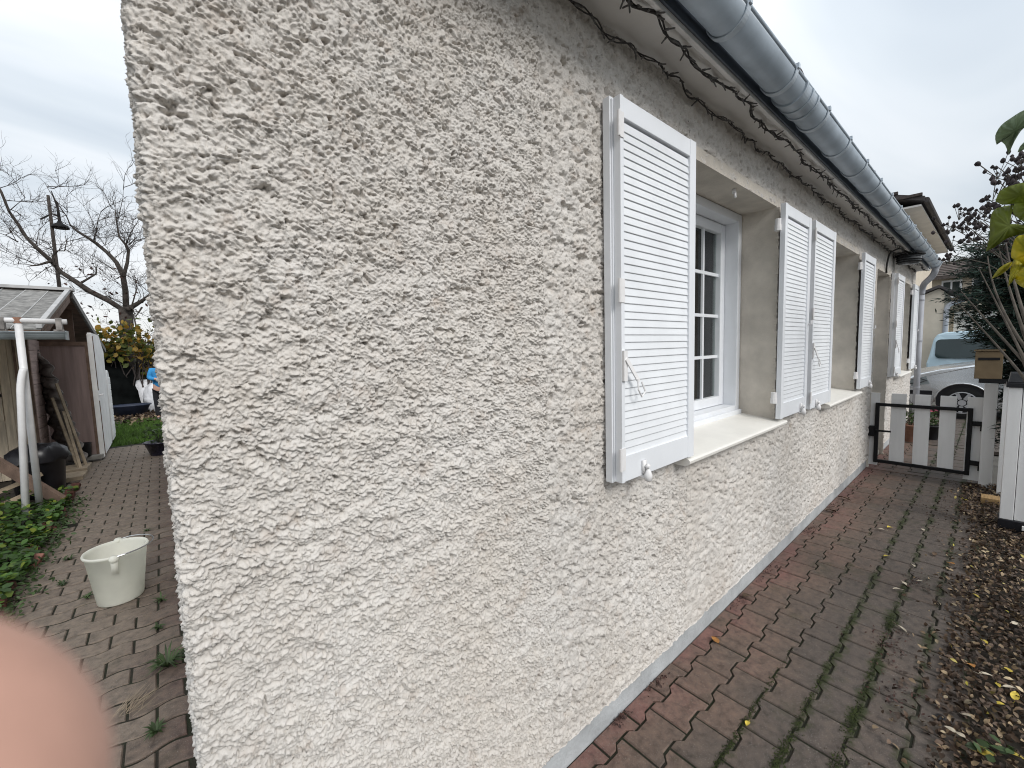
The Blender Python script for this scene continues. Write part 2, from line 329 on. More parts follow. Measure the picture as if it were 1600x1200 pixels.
# concrete pavers: red clean ones along the wall, browner and mossy ones away from it
def paver_mat(name, right):
    m = bpy.data.materials.new(name); m.use_nodes = True; t = m.node_tree; b = t.nodes['Principled BSDF']; L = t.links.new
    geo = N(t, 'ShaderNodeNewGeometry'); P = geo.outputs['Position']; oi = N(t, 'ShaderNodeObjectInfo')
    s = N(t, 'ShaderNodeSeparateXYZ'); L(P, s.inputs[0])
    n1 = N(t, 'ShaderNodeTexNoise', in_Scale=5.0, in_Detail=5.0, in_Roughness=0.6); L(P, n1.inputs['Vector'])
    n2 = N(t, 'ShaderNodeTexNoise', in_Scale=26.0, in_Detail=6.0, in_Roughness=0.7); L(P, n2.inputs['Vector'])
    n3 = N(t, 'ShaderNodeTexNoise', in_Scale=260.0, in_Detail=3.0, in_Roughness=0.7); L(P, n3.inputs['Vector'])
    wear = N(t, 'ShaderNodeMapRange')
    if right: L(s.outputs[1], wear.inputs[0]); wear.inputs[1].default_value = 0.42; wear.inputs[2].default_value = 1.02
    else: L(s.outputs[0], wear.inputs[0]); wear.inputs[1].default_value = -0.30; wear.inputs[2].default_value = 0.12
    ad = N(t, 'ShaderNodeMath', operation='MULTIPLY_ADD', in_1=0.9, in_2=-0.47); L(n1.outputs['Fac'], ad.inputs[0])
    a2 = N(t, 'ShaderNodeMath', operation='ADD'); L(wear.outputs[0], a2.inputs[0]); L(ad.outputs[0], a2.inputs[1])
    a3 = N(t, 'ShaderNodeMath', operation='MULTIPLY_ADD', in_1=0.36, in_2=-0.18); L(oi.outputs['Random'], a3.inputs[0])
    a4 = N(t, 'ShaderNodeMath', operation='ADD'); L(a2.outputs[0], a4.inputs[0]); L(a3.outputs[0], a4.inputs[1])
    if right: st = [(0.0, (0.090, 0.074, 0.064)), (0.32, (0.116, 0.088, 0.072)), (0.60, (0.142, 0.099, 0.079)), (0.80, (0.168, 0.105, 0.086)), (0.97, (0.182, 0.098, 0.084))]
    else: st = [(0.0, (0.175, 0.142, 0.115)), (0.35, (0.135, 0.106, 0.086)), (0.75, (0.105, 0.074, 0.062)), (1.0, (0.125, 0.072, 0.060))]
    base = ramp(t, a4.outputs[0], st)
    blot = ramp(t, n2.outputs['Fac'], [(0.30, (0.45, 0.45, 0.45)), (0.50, (0.95, 0.95, 0.95)), (0.72, (1.35, 1.32, 1.27))])
    mx = N(t, 'ShaderNodeMix', data_type='RGBA', blend_type='MULTIPLY'); mx.inputs['Factor'].default_value = 1
    L(base.outputs[0], mx.inputs['A']); L(blot.outputs[0], mx.inputs['B'])
    # moss in blotches
    n4 = N(t, 'ShaderNodeTexNoise', in_Scale=3.3, in_Detail=6.0, in_Roughness=0.7); mpn = N(t, 'ShaderNodeMapping'); mpn.inputs['Location'].default_value = (3.1, 8.2, 0); L(P, mpn.inputs[0]); L(mpn.outputs[0], n4.inputs['Vector'])
    mossf = ramp(t, n4.outputs['Fac'], [(0.56, (0, 0, 0)), (0.72, (0.45, 0.45, 0.45) if right else (0.3, 0.3, 0.3))])
    mm = N(t, 'ShaderNodeMix', data_type='RGBA'); L(mossf.outputs[0], mm.inputs['Factor']); L(mx.outputs['Result'], mm.inputs['A'])
    mm.inputs['B'].default_value = (0.036, 0.044, 0.016, 1)
    # pale aggregate specks
    sp = ramp(t, n3.outputs['Fac'], [(0.61, (0, 0, 0)), (0.68, (0.8, 0.8, 0.8))])
    mk = N(t, 'ShaderNodeMix', data_type='RGBA'); L(sp.outputs[0], mk.inputs['Factor']); L(mm.outputs['Result'], mk.inputs['A']); mk.inputs['B'].default_value = (0.28, 0.26, 0.24, 1)
    res = mk.outputs['Result']
    if right:                                            # moss creeping out of the lengthwise joints, away from the wall
        a = N(t, 'ShaderNodeMath', operation='MULTIPLY_ADD', in_1=1/.147, in_2=-.889/.147+60.5); L(s.outputs[1], a.inputs[0])
        fr = N(t, 'ShaderNodeMath', operation='FRACT'); L(a.outputs[0], fr.inputs[0])
        sb = N(t, 'ShaderNodeMath', operation='SUBTRACT', in_1=.5); L(fr.outputs[0], sb.inputs[0]); ab = N(t, 'ShaderNodeMath', operation='ABSOLUTE'); L(sb.outputs[0], ab.inputs[0])
        ns = N(t, 'ShaderNodeTexNoise', in_Scale=4.2, in_Detail=6.0, in_Roughness=0.75); L(P, ns.inputs['Vector'])
        wd_ = N(t, 'ShaderNodeMath', operation='MULTIPLY_ADD', in_1=-1.5, in_2=.80); L(ns.outputs['Fac'], wd_.inputs[0])
        dd = N(t, 'ShaderNodeMath', operation='ADD'); L(ab.outputs[0], dd.inputs[0]); L(wd_.outputs[0], dd.inputs[1])
        yy = N(t, 'ShaderNodeMapRange'); L(s.outputs[1], yy.inputs[0]); yy.inputs[1].default_value = .50; yy.inputs[2].default_value = .80; yy.inputs[3].default_value = 0; yy.inputs[4].default_value = .5
        d2 = N(t, 'ShaderNodeMath', operation='ADD'); L(dd.outputs[0], d2.inputs[0]); L(yy.outputs[0], d2.inputs[1])
        mf = ramp(t, d2.outputs[0], [(0.0, (.92, .92, .92)), (0.20, (0, 0, 0))])
        mo = N(t, 'ShaderNodeMix', data_type='RGBA'); L(mf.outputs[0], mo.inputs['Factor']); L(res, mo.inputs['A']); mo.inputs['B'].default_value = (0.026, 0.034, 0.010, 1); res = mo.outputs['Result']
    L(res, b.inputs['Base Color'])
    rr = ramp(t, n2.outputs['Fac'], [(0.3, (0.55, 0.55, 0.55)), (0.7, (0.85, 0.85, 0.85))]); L(rr.outputs[0], b.inputs['Roughness'])
    b.inputs['Specular IOR Level'].default_value = 0.3
    bn = N(t, 'ShaderNodeTexNoise', in_Scale=180.0, in_Detail=4.0); L(P, bn.inputs['Vector'])
    bp = N(t, 'ShaderNodeBump', in_Strength=0.55, in_Distance=0.003); L(bn.outputs['Fac'], bp.inputs['Height']); L(bp.outputs[0], b.inputs['Normal'])
    return m
M['paver_r'] = paver_mat('paver_entrance', True); M['paver_l'] = paver_mat('paver_garden', False)

# leaf-mesh helper: each leaf a small folded blade of 8 vertices, 6 faces
def leaves(name, pts, size, m, normals=None, parent=None, jitter=0.6, aspect=0.6, up=0.4, curl=0.25, loc=(0, 0, 0), simple=False, dirs=None):
    pts = np.asarray(pts, float); n = len(pts)
    sz = np.asarray(size)*np.ones(n) if np.ndim(size) else rng.uniform(0.7, 1.3, n)*size
    nv = normals if normals is not None else np.tile([0, 0, 1.0], (n, 1))
    nv = nv*up + rng.normal(size=(n, 3))*jitter; nv /= np.linalg.norm(nv, axis=1)[:, None]
    t = rng.normal(size=(n, 3))
    if dirs is not None: t = dirs+t*.38
    t -= nv*np.sum(t*nv, 1)[:, None]; t /= np.linalg.norm(t, axis=1)[:, None]
    b = np.cross(nv, t)
    lp = np.array([[-1, 0, -.3], [-.35, .8, .25], [-.35, 0, 0], [-.35, -.8, .25], [.35, .7, .2], [.35, 0, 0], [.35, -.7, .2], [1, 0, -.4]])*[.5, .5*aspect, curl*.5]
    if simple: lp = np.array([[-1, 0, 0], [0, 1, .2], [0, -1, .2], [1, 0, -.2]])*[.5, .5*aspect, curl*.5]
    V = pts[:, None, :]+sz[:, None, None]*(lp[None, :, 0:1]*t[:, None, :]+lp[None, :, 1:2]*b[:, None, :]+lp[None, :, 2:3]*nv[:, None, :])
    tri = np.array([[0, 2, 1], [0, 3, 2], [1, 2, 5], [1, 5, 4], [2, 3, 6], [2, 6, 5], [4, 5, 7], [5, 6, 7]])
    if simple: tri = np.array([[0, 2, 1], [1, 2, 3]])
    F = (tri[None]+len(lp)*np.arange(n)[:, None, None]).reshape(-1, 3)
    return npmesh(name, V.reshape(-1, 3)-np.array(loc), F, m, smooth=True, parent=parent, loc=Vector(loc)-(wloc(parent) if parent else Vector((0, 0, 0))))

# ================================================================== THE GROUND
gm = MB(); gm.add([(-400, -400, -.06), (600, -400, -.06), (600, 400, -.06), (-400, 400, -.06)], [(0, 1, 2, 3)])
prop(gm.build('ground', M['ground']), kind='structure')

# ---- entrance path along the facade: interlocking double-T pavers
PITCHX, PITCHY = 0.2027, 0.147
path_r = empty('entrance_path'); prop(path_r, kind='structure')
b = MB(); b.box(-.9, 13.5, -.02, .967, -.058, -.0065); b.build('joint_bed', M['joint'], path_r)
def paver_mesh(name, poly, m, ch=0.005, h=0.045, smooth=False):
    n = len(poly); cx = sum(p[0] for p in poly)/n; cy = sum(p[1] for p in poly)/n
    def ins(p, k):
        dx, dy = p[0]-cx, p[1]-cy; L = math.hypot(dx, dy); return (p[0]-dx/L*k, p[1]-dy/L*k)
    vs = [(x, y, -h) for x, y in poly]+[(x, y, -ch) for x, y in poly]+[(*ins(p, ch), 0) for p in poly]
    fs = [tuple(2*n+k for k in range(n))]
    for l in (0, 1): fs += [(l*n+k, l*n+(k+1) % n, (l+1)*n+(k+1) % n, (l+1)*n+k) for k in range(n)]
    me = bpy.data.meshes.new(name); me.from_pydata(vs, [], fs); me.materials.append(m); me.update(); return me
g = .0042; hw = PITCHY/2-g; am = .0105; Lx = PITCHX/2-g
def tee(lo, hi):
    xs = [-Lx, -.062, -.038, .038, .062, Lx]
    tp = [(x, hi+(am if abs(x) > .05 else -am)) for x in xs]; bt = [(x, lo-(am if abs(x) > .05 else -am)) for x in xs]
    return bt + tp[::-1]
def halfcol(lo, hi):
    xs = [-Lx, -.062, -.038, .038, .062, Lx]
    return [(x, lo-(am if abs(x) > .05 else -am)) for x in xs]+[(Lx, hi), (-Lx, hi)]
PM = paver_mesh('paver', tee(-hw, hw), M['paver_r'])
PMh = paver_mesh('paver_edge', halfcol(-hw/2, hw/2), M['paver_r'])
n_p = 0
for col in range(6):
    yb = .889-PITCHY*(col-.5)-PITCHY       # centre of the column
    off = 1.386 if col % 2 == 0 else 1.285
    ycol = .889 - PITCHY*(col+.5)
    for k in range(-9, 42):
        x = off + PITCHX*k
        if x > 8.4: continue
        o = link('paver', PM, path_r, (x, ycol, rng.normal(0, .0013)))
        o.rotation_euler = (rng.normal(0, .007), rng.normal(0, .006), rng.normal(0, .004)); n_p += 1
for k in range(-9, 42):
    x = 1.285+PITCHX*k
    if x > 8.4: continue
    o = link('paver', PMh, path_r, (x, .889+hw/2+g, rng.normal(0, .001))); o.rotation_euler = (rng.normal(0, .006), rng.normal(0, .006), 0); n_p += 1
# the rest, far beyond the gate, as one part
fv, ff = [], []
fb = MB()
for col in range(-1, 20):
    y = .889-PITCHY*(col+.5)
    for k in range(-6, 18):
        x = 9.75+PITCHX*(k+.5*(col % 2)); fb.box(x-Lx, x+Lx, y-hw, y+hw, -.045, rng.normal(0, .001))
drive = empty('driveway'); prop(drive, kind='structure')
far_pav = fb.build('paver_field', M['paver_r'], drive); prop(far_pav, kind='stuff')
b = MB(); b.box(13.55, 60, -14, 14, -.058, -.012); b.build('driveway_surface', M['ground'], drive)

# ---- garden path beside the gable: wavy pavers in courses
path_l = empty('garden_path'); prop(path_l, kind='structure')
b = MB(); b.box(-.90, .10, 1.0, 10.35, -.058, -.0065); b.build('joint_bed', M['joint'], path_l)
CP = 0.134; g = .0046
def wavy(x0, x1, ph):
    n = 8; xs = [x0+g+(x1-x0-2*g)*i/n for i in range(n+1)]
    f = lambda x: .013*math.sin(2*math.pi*(x+ph)/.2)
    return [(x, -CP/2+.0068+f(x)) for x in xs]+[(x, CP/2-.0068+f(x)) for x in xs[::-1]]
WM = [paver_mesh('paver', wavy(-.1, .1, ph), M['paver_l']) for ph in (0, .1)]
WH = [paver_mesh('paver_half', wavy(-.05, .05, ph), M['paver_l']) for ph in (.0, .1)]
n_l = 0; fb = MB()
for c in sorted(range(-21, 60), key=lambda q: (q < -10, q)):
    y = 2.97+CP*c+.0
    if y > 10.2 or y < .97+.09: continue
    odd = c % 2
    for k in range(-5, 2):
        x = -.229+.1-(.1 if odd else 0)+.2*k
        if x < -.96 or x > .06: continue
        if n_l < 296 and c > -11:
            o = link('paver', WM[odd], path_l, (x, y, rng.normal(0, .0018))); o.rotation_euler = (rng.normal(0, .010), rng.normal(0, .010), rng.normal(0, .006)); n_l += 1
        else:
            fb.add([(px+x, py+y, pz) for px, py, pz in [tuple(v.co) for v in WM[odd].vertices]], [tuple(p.vertices) for p in WM[odd].polygons])
if fb.v: prop(fb.build('far_pavers', M['paver_l'], path_l), kind='stuff')

# ================================================================== THE HOUSE
house = empty('house', (0, .95, 0), 'rough-cast cream bungalow with white louvred shutters and grey eaves gutter', 'house')
# ---- rough-cast walls: real relief, finer where the wall is near
_pt = rng.permutation(512).astype(np.int64); _ang = rng.uniform(0, 2*np.pi, 512); _gx, _gy = np.cos(_ang), np.sin(_ang)
def perlin(x, y, seed=0):
    xi = np.floor(x).astype(np.int64); yi = np.floor(y).astype(np.int64); xf = x-xi; yf = y-yi
    def gr(ix, iy, dx, dy):
        hsh = _pt[(_pt[(ix+seed*37) & 511]+iy) & 511]; return _gx[hsh]*dx+_gy[hsh]*dy
    u = xf**3*(xf*(xf*6-15)+10); v = yf**3*(yf*(yf*6-15)+10)
    a = gr(xi, yi, xf, yf); b_ = gr(xi+1, yi, xf-1, yf); c = gr(xi, yi+1, xf, yf-1); d = gr(xi+1, yi+1, xf-1, yf-1)
    return (a*(1-u)+b_*u)*(1-v)+(c*(1-u)+d*u)*v
def crepi_h(u, v, fine):
    wu = u+.013*perlin(u/.042, v/.042, 1)+.006*perlin(u/.016, v/.016, 2)+.002*perlin(u/.006, v/.006, 14)
    wv = v+.013*perlin(u/.042, v/.042, 3)+.006*perlin(u/.016, v/.016, 4)+.002*perlin(u/.006, v/.006, 15)
    dens = np.clip(.75+1.5*perlin(u/.11, v/.11, 12), .4, 1.8); den2 = np.clip(.9+1.3*perlin(u/.07+7, v/.07, 13), .5, 1.7)
    big = .0045*perlin(wu/.13, wv/.12, 5)+.0068*perlin(wu/.050, wv/.044, 16)
    h = .0070*(np.abs(perlin(wu/.029, wv/.027, 7))-.20)*dens
    if fine <= .0065: h += .0120*(np.abs(perlin(wu/.0145+.7*wv/.0145, wv/.0138, 8))-.20)*den2
    else: h += .0170*(np.abs(perlin(wu/.024, wv/.021, 8))-.20)*den2
    h = np.where(h > 0, .0042*np.tanh(h/.0042), 1.25*h)          # trowelled-flat crowns, open crevices
    if fine <= .0045: h += .0096*(np.abs(perlin(wu/.0088, wv/.0082, 9))-.22)
    if fine <= .0030: h += .0044*perlin(wu/.0052, wv/.0050, 17)
    pit = perlin(wu/.030, wv/.027, 10)+.40*perlin(wu/.011, wv/.010, 18); h -= (.034 if fine <= .0032 else .055 if fine <= .0065 else .080)*np.clip(pit-.22, 0, .34)*np.clip(dens, .35, 2)
    pt2 = perlin(u/.017+3, v/.0155, 19)+.3*perlin(wu/.008, wv/.008, 20); h -= (.048 if fine <= .0065 else .0)*np.clip(pt2-.30, 0, .3)
    if fine > .0032: h -= .050*np.clip(perlin(u/.045+9, v/.040, 22)-.22, 0, .3)
    h += big+.0105*(np.abs(perlin(wu/.082+.3*wv/.08, wv/.060, 23))-.2)
    return h+.004
OPEN = [(1.83, 3.06, 1.045, 2.41), (4.25, 5.42, 1.03, 2.41), (6.50, 7.34, .0, 2.38), (8.13, 9.22, 1.03, 2.41)]
HL, HT, HB = 9.95, 2.70, .118
def seg(cuts, step):
    out = [cuts[0]]
    for a, b_ in zip(cuts[:-1], cuts[1:]):
        n = max(1, int(round((b_-a)/step))); out += list(a+(b_-a)*np.arange(1, n+1)/n)
    return np.array(out)
def wall_strip(x0, x1, dx, dz, fine, zlo=HB, zhi=HT, name='wall'):
    cx = sorted({x0, x1} | {c for o in OPEN for c in o[:2] if x0 < c < x1}); cz = sorted({zlo, zhi, 1.0, 1.015, 2.38, 2.41})
    us, zs = seg(cx, dx), seg(cz, dz); U, Z = np.meshgrid(us, zs)
    h = crepi_h(U, Z, fine)
    # base position and normal; u < 0 wraps round the corner on to the gable
    rc = .018; arc = rc*np.pi/2
    X = np.where(U >= rc, U, 0.0); Y = np.full_like(U, .95); NX = np.zeros_like(U); NY = -np.ones_like(U)
    a = np.clip((rc-U)/arc, 0, 1)*np.pi/2; m = U < rc
    X = np.where(m, rc-rc*np.sin(a), X); Y = np.where(m, .95+rc-rc*np.cos(a), Y); NX = np.where(m, -np.sin(a), NX); NY = np.where(m, -np.cos(a), NY)
    beyond = np.clip(-(U-rc)-arc, 0, None); Y = Y+beyond
    hz = np.where(Z <= HB+1e-6, h*0.5+.004, h)
    V = np.stack([X+NX*hz, Y+NY*hz, Z-.22*(h-.004)*(Z > HB+.01)*(Z < HT-.01)], -1)
    V[..., 2] += np.where(Z <= HB+1e-6, .012*perlin(U/.10, U*0+.3, 11), 0)
    nu, nz = len(us), len(zs); idx = np.arange(nu*nz).reshape(nz, nu)
    F = np.stack([idx[:-1, :-1], idx[:-1, 1:], idx[1:, 1:], idx[1:, :-1]], -1)
    uc = (us[:-1]+us[1:])/2; zc_ = (zs[:-1]+zs[1:])/2; UC, ZC = np.meshgrid(uc, zc_); keep = np.ones_like(UC, bool)
    for o in OPEN: keep &= ~((UC > o[0]) & (UC < o[1]) & (ZC > o[2]-.03) & (ZC < o[3]))
    return V.reshape(-1, 3), F[keep]
Vs, Fs, nb = [], [], 0
QL = globals().get('QUALITY', 1.0)
for args in ((-7.2, -.14, .017, .013, .0065), (-.14, .95, .0021, .0021, .0021), (.95, 1.9, .0036, .0036, .004), (1.9, 4.6, .0075, .0056, .0056), (4.6, HL, .011, .009, .010)):
    V, F = wall_strip(args[0], args[1], args[2]*QL, args[3]*QL, args[4]); Vs.append(V); Fs.append(F+nb); nb += len(V)
V = np.concatenate(Vs); F = np.concatenate(Fs)
npmesh('wall', V-np.array([0, .95, 0]), F, M['crepi'], True, house, (0, 0, 0))
# the other walls of the house
b = MB(); b.box(0.03, .2, 1.0, 8.2, 0, 2.7); b.prism([(1.0, 2.7), (8.2, 2.7), (4.65, 3.95)], 0, 0.0, .2); b.box(-.002, .03, .99, 8.2, 0, .13)
b.box(.2, HL, 8.0, 8.2, 0, 2.7); b.box(HL-.2, HL, 1.0, 8.0, 0, 2.69); b.prism([(1.1, 2.71), (8.2, 2.71), (4.65, 3.95)], 0, HL-.2, HL)
b.build('gable_wall', M['crepi'], house)
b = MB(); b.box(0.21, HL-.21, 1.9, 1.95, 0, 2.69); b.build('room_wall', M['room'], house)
b = MB()
for x0, x1 in ((.02, 6.50), (7.34, HL)):
    vs = []; n = int((x1-x0)/.1)+1
    for i in range(n+1):
        x = x0+(x1-x0)*i/n; vs += [(x, .967, -.05), (x, .965, .150), (x, 1.0, .16)]
    b.add(vs, [(3*i+k, 3*i+3+k, 3*i+4+k, 3*i+1+k) for i in range(n) for k in (0, 1)])
b.build('plinth', M['plinth'], house, fixn=False)
# ---- reveals, windows, sills
def reveal(o, depth=1.30):
    x0, x1, z0, z1 = o; b = MB(); y0 = .946
    b.box(x0-.06, x0, y0, depth, z0-.02, z1+.06); b.box(x1, x1+.06, y0, depth, z0-.02, z1+.06); b.box(x0, x1, y0, depth, z1, z1+.06)
    # a crumbly edge of render along the right-hand jamb
    for i in range(int((z1-z0)/.02)):
        z = z0+.02*i; d = rng.uniform(.002, .010); b.box(x1-.001-d*.5, x1+.012, .936-d, .948, z, z+.019)
    return b.build('reveal', M['reveal'], house)
def window(o, curtain=True):
    x0, x1, z0, z1 = o; x0 += .005; x1 -= .005; zs = z0+.022
    w0 = MB(); t = .052; y0 = 1.15
    w0.box(x0, x0+t, y0, y0+.13, zs, z1-.003); w0.box(x1-t, x1, y0, y0+.13, zs, z1-.003); w0.box(x0+t, x1-t, y0+.001, y0+.13, z1-.003-t, z1-.003); w0.box(x0+t, x1-t, y0+.001, y0+.13, zs, zs+.055)
    w0.box(x0+.01, x1-.01, y0-.022, y0-.001, zs-.004, zs+.028)
    wf = w0.build('window', M['white_pvc'], house, bevel=.004)
    xm = (x0+x1)/2
    for s, (a, c) in enumerate(((x0+t+.003, xm-.002), (xm+.002, x1-t-.003))):
        ys = y0+.085; f = MB(); za, zb = zs+.058, z1-.006-t; q = .062
        f.box(a, a+q, ys, ys+.06, za, zb); f.box(c-q, c, ys, ys+.06, za, zb); f.box(a+q, c-q, ys+.001, ys+.06, za, za+q); f.box(a+q, c-q, ys+.001, ys+.06, zb-q, zb)
        f.build('sash', M['white_pvc'], wf, bevel=.005)
        gx0, gx1, gz0, gz1 = a+q, c-q, za+q, zb-q
        p = MB(); p.box(gx0+.001, gx1-.001, ys+.034, ys+.038, gz0+.001, gz1-.001); p.build('pane', M['glass'], wf)
        gb = MB(); gb.box((gx0+gx1)/2-.010, (gx0+gx1)/2+.010, ys+.018, ys+.032, gz0, gz1); gb.build('glazing_bar', M['white_pvc'], wf)
        for k in (1, 2, 3):
            z = gz0+(gz1-gz0)*k/4; gb = MB(); gb.box(gx0, gx1, ys+.0165, ys+.0315, z-.010, z+.010); gb.build('glazing_bar', M['white_pvc'], wf)
    # net curtains hanging inside
    cu = MB(); n = 70; vs = []
    for i in range(n+1):
        x = x0+.06+(x1-x0-.12)*i/n; y = 1.288+.006*math.sin(i*1.3)+.01*math.sin(i*.37+1)
        vs += [(x, y, zs+.03), (x, y, z1-.05)]
    cu.add(vs, [(2*i, 2*i+2, 2*i+3, 2*i+1) for i in range(n)]); cu.build('curtain', M['curtain'], wf, fixn=False, smooth=True)
    return wf
def sill(x0, x1, zf):
    b = MB(); prof = [(.880, zf-.030), (.872, zf-.022), (.870, zf-.010), (.876, zf-.002), (.888, zf+.001), (1.155, zf+.032), (1.155, zf-.02), (.955, zf-.035), (.90, zf-.034)]
    b.prism(prof, 0, x0, x1); return b.build('sill', M['sill'], house)
for i, o in enumerate(OPEN):
    reveal(o)
    if i != 2: window(o)
sill(1.775, 3.115, 1.035); sill(4.19, 5.47, 1.02); sill(8.06, 9.27, 1.02)
b = MB(); b.box(6.51, 7.33, 1.28, 1.33, .02, 2.37); door = b.build('door', M['white_pvc'], house)
b = MB(); b.box(6.6, 7.2, 1.262, 1.279, 1.2, 2.1); b.build('door_panel', M['white_pvc'], door)
b = MB(); b.tube([(6.6, 1.27, 1.05), (6.6, 1.22, 1.05), (6.7, 1.22, 1.05)], .012); b.build('handle', M['steel'], door)
b = MB(); b.box(6.505, 7.335, .97, 1.30, -.05, .05); b.build('doorstep', M['concrete'], house)
# drip bead / hook under each lintel
for o in (OPEN[0], OPEN[1]):
    x = o[1]-.55 if o is OPEN[0] else o[0]+.20
    b = MB(); b.tube([(x, .99, 2.409), (x, .99, 2.385)], .010); b.tube([(x, .985, 2.388), (x, .985, 2.372), (x-.006, .98, 2.362)], .007)
    b.build('lintel_stop', M['hardware'], house, smooth=True)
# ---- louvred shutters: a frame mesh, each slat a sub-part
SL = .55
def slat_mesh(wd):
    b = MB(); pr = [(-.0036, -.0168), (-.0048, -.0152), (-.0047, -.0130), (.0000, .0165), (.0040, .0178), (.0060, .0165), (-.0010, -.0155)]
    b.prism(pr, 0, -wd/2, wd/2); return b.mesh('slat', M['slat_pvc'])
SMESH = {}
def leaf(x0, x1, yf, z0, z1, ls=.045, rs=.052, th=.030, slats=True):
    """one louvred leaf; yf = its front plane"""
    f = MB(); top, bot = .070, .100
    f.box(x0, x0+ls, yf, yf+th, z0, z1); f.box(x1-rs, x1, yf, yf+th, z0, z1)
    f.box(x0+ls, x1-rs, yf+.0015, yf+th, z1-top, z1-.002); f.box(x0+ls, x1-rs, yf+.0015, yf+th, z0+.002, z0+bot)
    f.box(x0+ls+.001, x1-rs-.001, yf+th-.006, yf+th-.002, z0+bot, z1-top)
    o = f.build('shutter', M['white_pvc'], house, bevel=.003, loc=(x0, yf, z0))
    if slats:
        w_ = round(x1-x0-ls-rs+.004, 4)
        if w_ not in SMESH: SMESH[w_] = slat_mesh(w_)
        a, c = z0+bot+.012, z1-top-.026; n = 42
        for k in range(n):
            link('slat', SMESH[w_], o, ((x0+ls+x1-rs)/2-x0, .0120, a+(c-a)*k/(n-1)-z0+rng.normal(0, .0005)))
    return o
def hinge(parent, x, y, z, horizontal=False):
    b = MB(); b.box(x-.016, x+.012, y-.002, y+.002, z-.042, z+.042); b.tube([(x-.018, y-.002, z-.042), (x-.018, y-.002, z+.042)], .0055, 8)
    b.build('hinge', M['hardware'], parent)
def pivot(parent, x, y, z):
    b = MB(); b.tube([(x, y, z-.035), (x, y, z+.035)], .017, 10); b.tube([(x, y, z-.036), (x, y, z-.002)], .0195, 10); b.box(x-.01, x+.06, y-.004, y+.006, z-.015, z+.015); b.build('hinge', M['hardware'], parent, smooth=False)
def stay(parent, x, y, z):
    """painted shutter catch below the bottom rail"""
    b = MB(); b.box(x-.012, x+.012, y-.008, y+.0, z+.012, z+.062); b.tube([(x, y-.012, z+.045), (x+.004, y-.022, z+.036)], .010); b.tube([(x, y+.07, z-.006), (x, y-.012, z-.004)], .007)
    b.lathe([(.002, -.034), (.014, -.028), (.016, -.006), (.010, .010), (.004, .018)], (x+.004, y-.018, z+.012), 10)
    b.build('shutter_catch', M['hardware'], parent, smooth=True)
def bifold(x0, x1, z0=1.045, z1=2.412, yf=.872, full=True):
    back = leaf(x0-.012, x1-.01, yf+.036, z0-.004, z1+.006, slats=False)
    mid = MB(); mid.box(x0-.006, x0+.018, yf+.0305, yf+.0355, z0+.002, z1-.004); mid.build('edge_strip', M['white_pvc'], back)
    fr = leaf(x0, x1, yf, z0, z1, ls=.020)
    hinge(fr, x0+.006, yf-.001, z1-.10); hinge(fr, x0+.006, yf-.001, z0+.09); hinge(fr, x0+.006, yf-.001, (z0+z1)/2+.02)
    # espagnolette lever hanging on the left stile
    lv = MB(); lv.beam((x0+.012, yf-.012, z0+.46), (x0+.075, yf-.022, z0+.375), .016, .005, (0, -1, 0)); lv.tube([(x0+.066, yf-.024, z0+.385), (x0+.063, yf-.028, z0+.345), (x0+.084, yf-.028, z0+.318), (x0+.108, yf-.028, z0+.335), (x0+.090, yf-.024, z0+.372)], .0035, 6)
    lv.box(x0+.001, x0+.022, yf-.010, yf-.001, z0+.38, z0+.49); lv.build('lever', M['hardware'], fr)
    stay(fr, x0+.14, yf, z0); return fr
def single(x0, x1, z0, z1, yf=.876):
    o = leaf(x0, x1, yf, z0, z1); pivot(o, x0-.022, yf+.035, z1-.13); pivot(o, x0-.022, yf+.035, z0+.14); stay(o, x1-.14, yf, z0)
    b = MB(); b.tube([(x1-.02, yf-.002, (z0+z1)/2-.06), (x1-.02, yf-.02, (z0+z1)/2-.06), (x1-.02, yf-.02, (z0+z1)/2-.03)], .006); b.build('hook', M['hardware'], o); return o
bifold(1.262, 1.815); bifold(3.63, 4.205); bifold(7.46, 8.07)
single(2.995, 3.545, 1.055, 2.405); single(5.37, 5.93, 1.05, 2.41); single(9.20, 9.74, 1.05, 2.41)
# ---- eaves: soffit, fascia, trim, gutter, tiles
EL, ER = .012, 9.93
b = MB(); b.box(EL, ER, .795, .957, 2.682, 2.697); b.build('soffit', M['soffit'], house)
b = MB(); b.box(EL, ER, .778, .796, 2.672, 2.712); b.build('soffit_trim', M['trim'], house, bevel=.003)
b = MB(); b.box(EL, ER, .768, .777, 2.69, 2.82); b.build('fascia', M['fascia'], house)
GR, GY, GZ = .0665, .6865, 2.735
def gutter_section(x0, x1, r, lip=True, n=20):
    vs = []; fs = []
    prof = [(GY-r*math.cos(math.pi*i/n), GZ-r*math.sin(math.pi*i/n)) for i in range(n+1)]
    inn = [(GY-(r-.004)*math.cos(math.pi*i/n), GZ-(r-.004)*math.sin(math.pi*i/n)) for i in range(n, -1, -1)]
    bb = MB(); bb.prism(prof+inn, 0, x0, x1)
    if lip: bb.tube([(x0, GY-r+.001, GZ+.004), (x1, GY-r+.001, GZ+.004)], .008, 8)
    return bb
gut = gutter_section(.012, 9.62, GR).build('gutter', M['zinc'], house, smooth=False)
for p in gut.data.polygons: p.use_smooth = len(p.vertices) == 4
bx = [.05, .38, .72, 1.19, 1.66, 2.20, 2.72, 3.21, 3.70, 4.21, 4.71, 5.21, 5.70, 6.2, 6.7, 7.2, 7.7, 8.2, 8.7, 9.15, 9.5]
for x in bx:
    k = gutter_section(x-.014, x+.014, GR+.0075, lip=False); k.box(x-.010, x+.010, GY-GR-.014, GY-GR+.006, GZ-.004, GZ+.016)
    k.build('gutter_bracket', M['zinc_band'], gut)
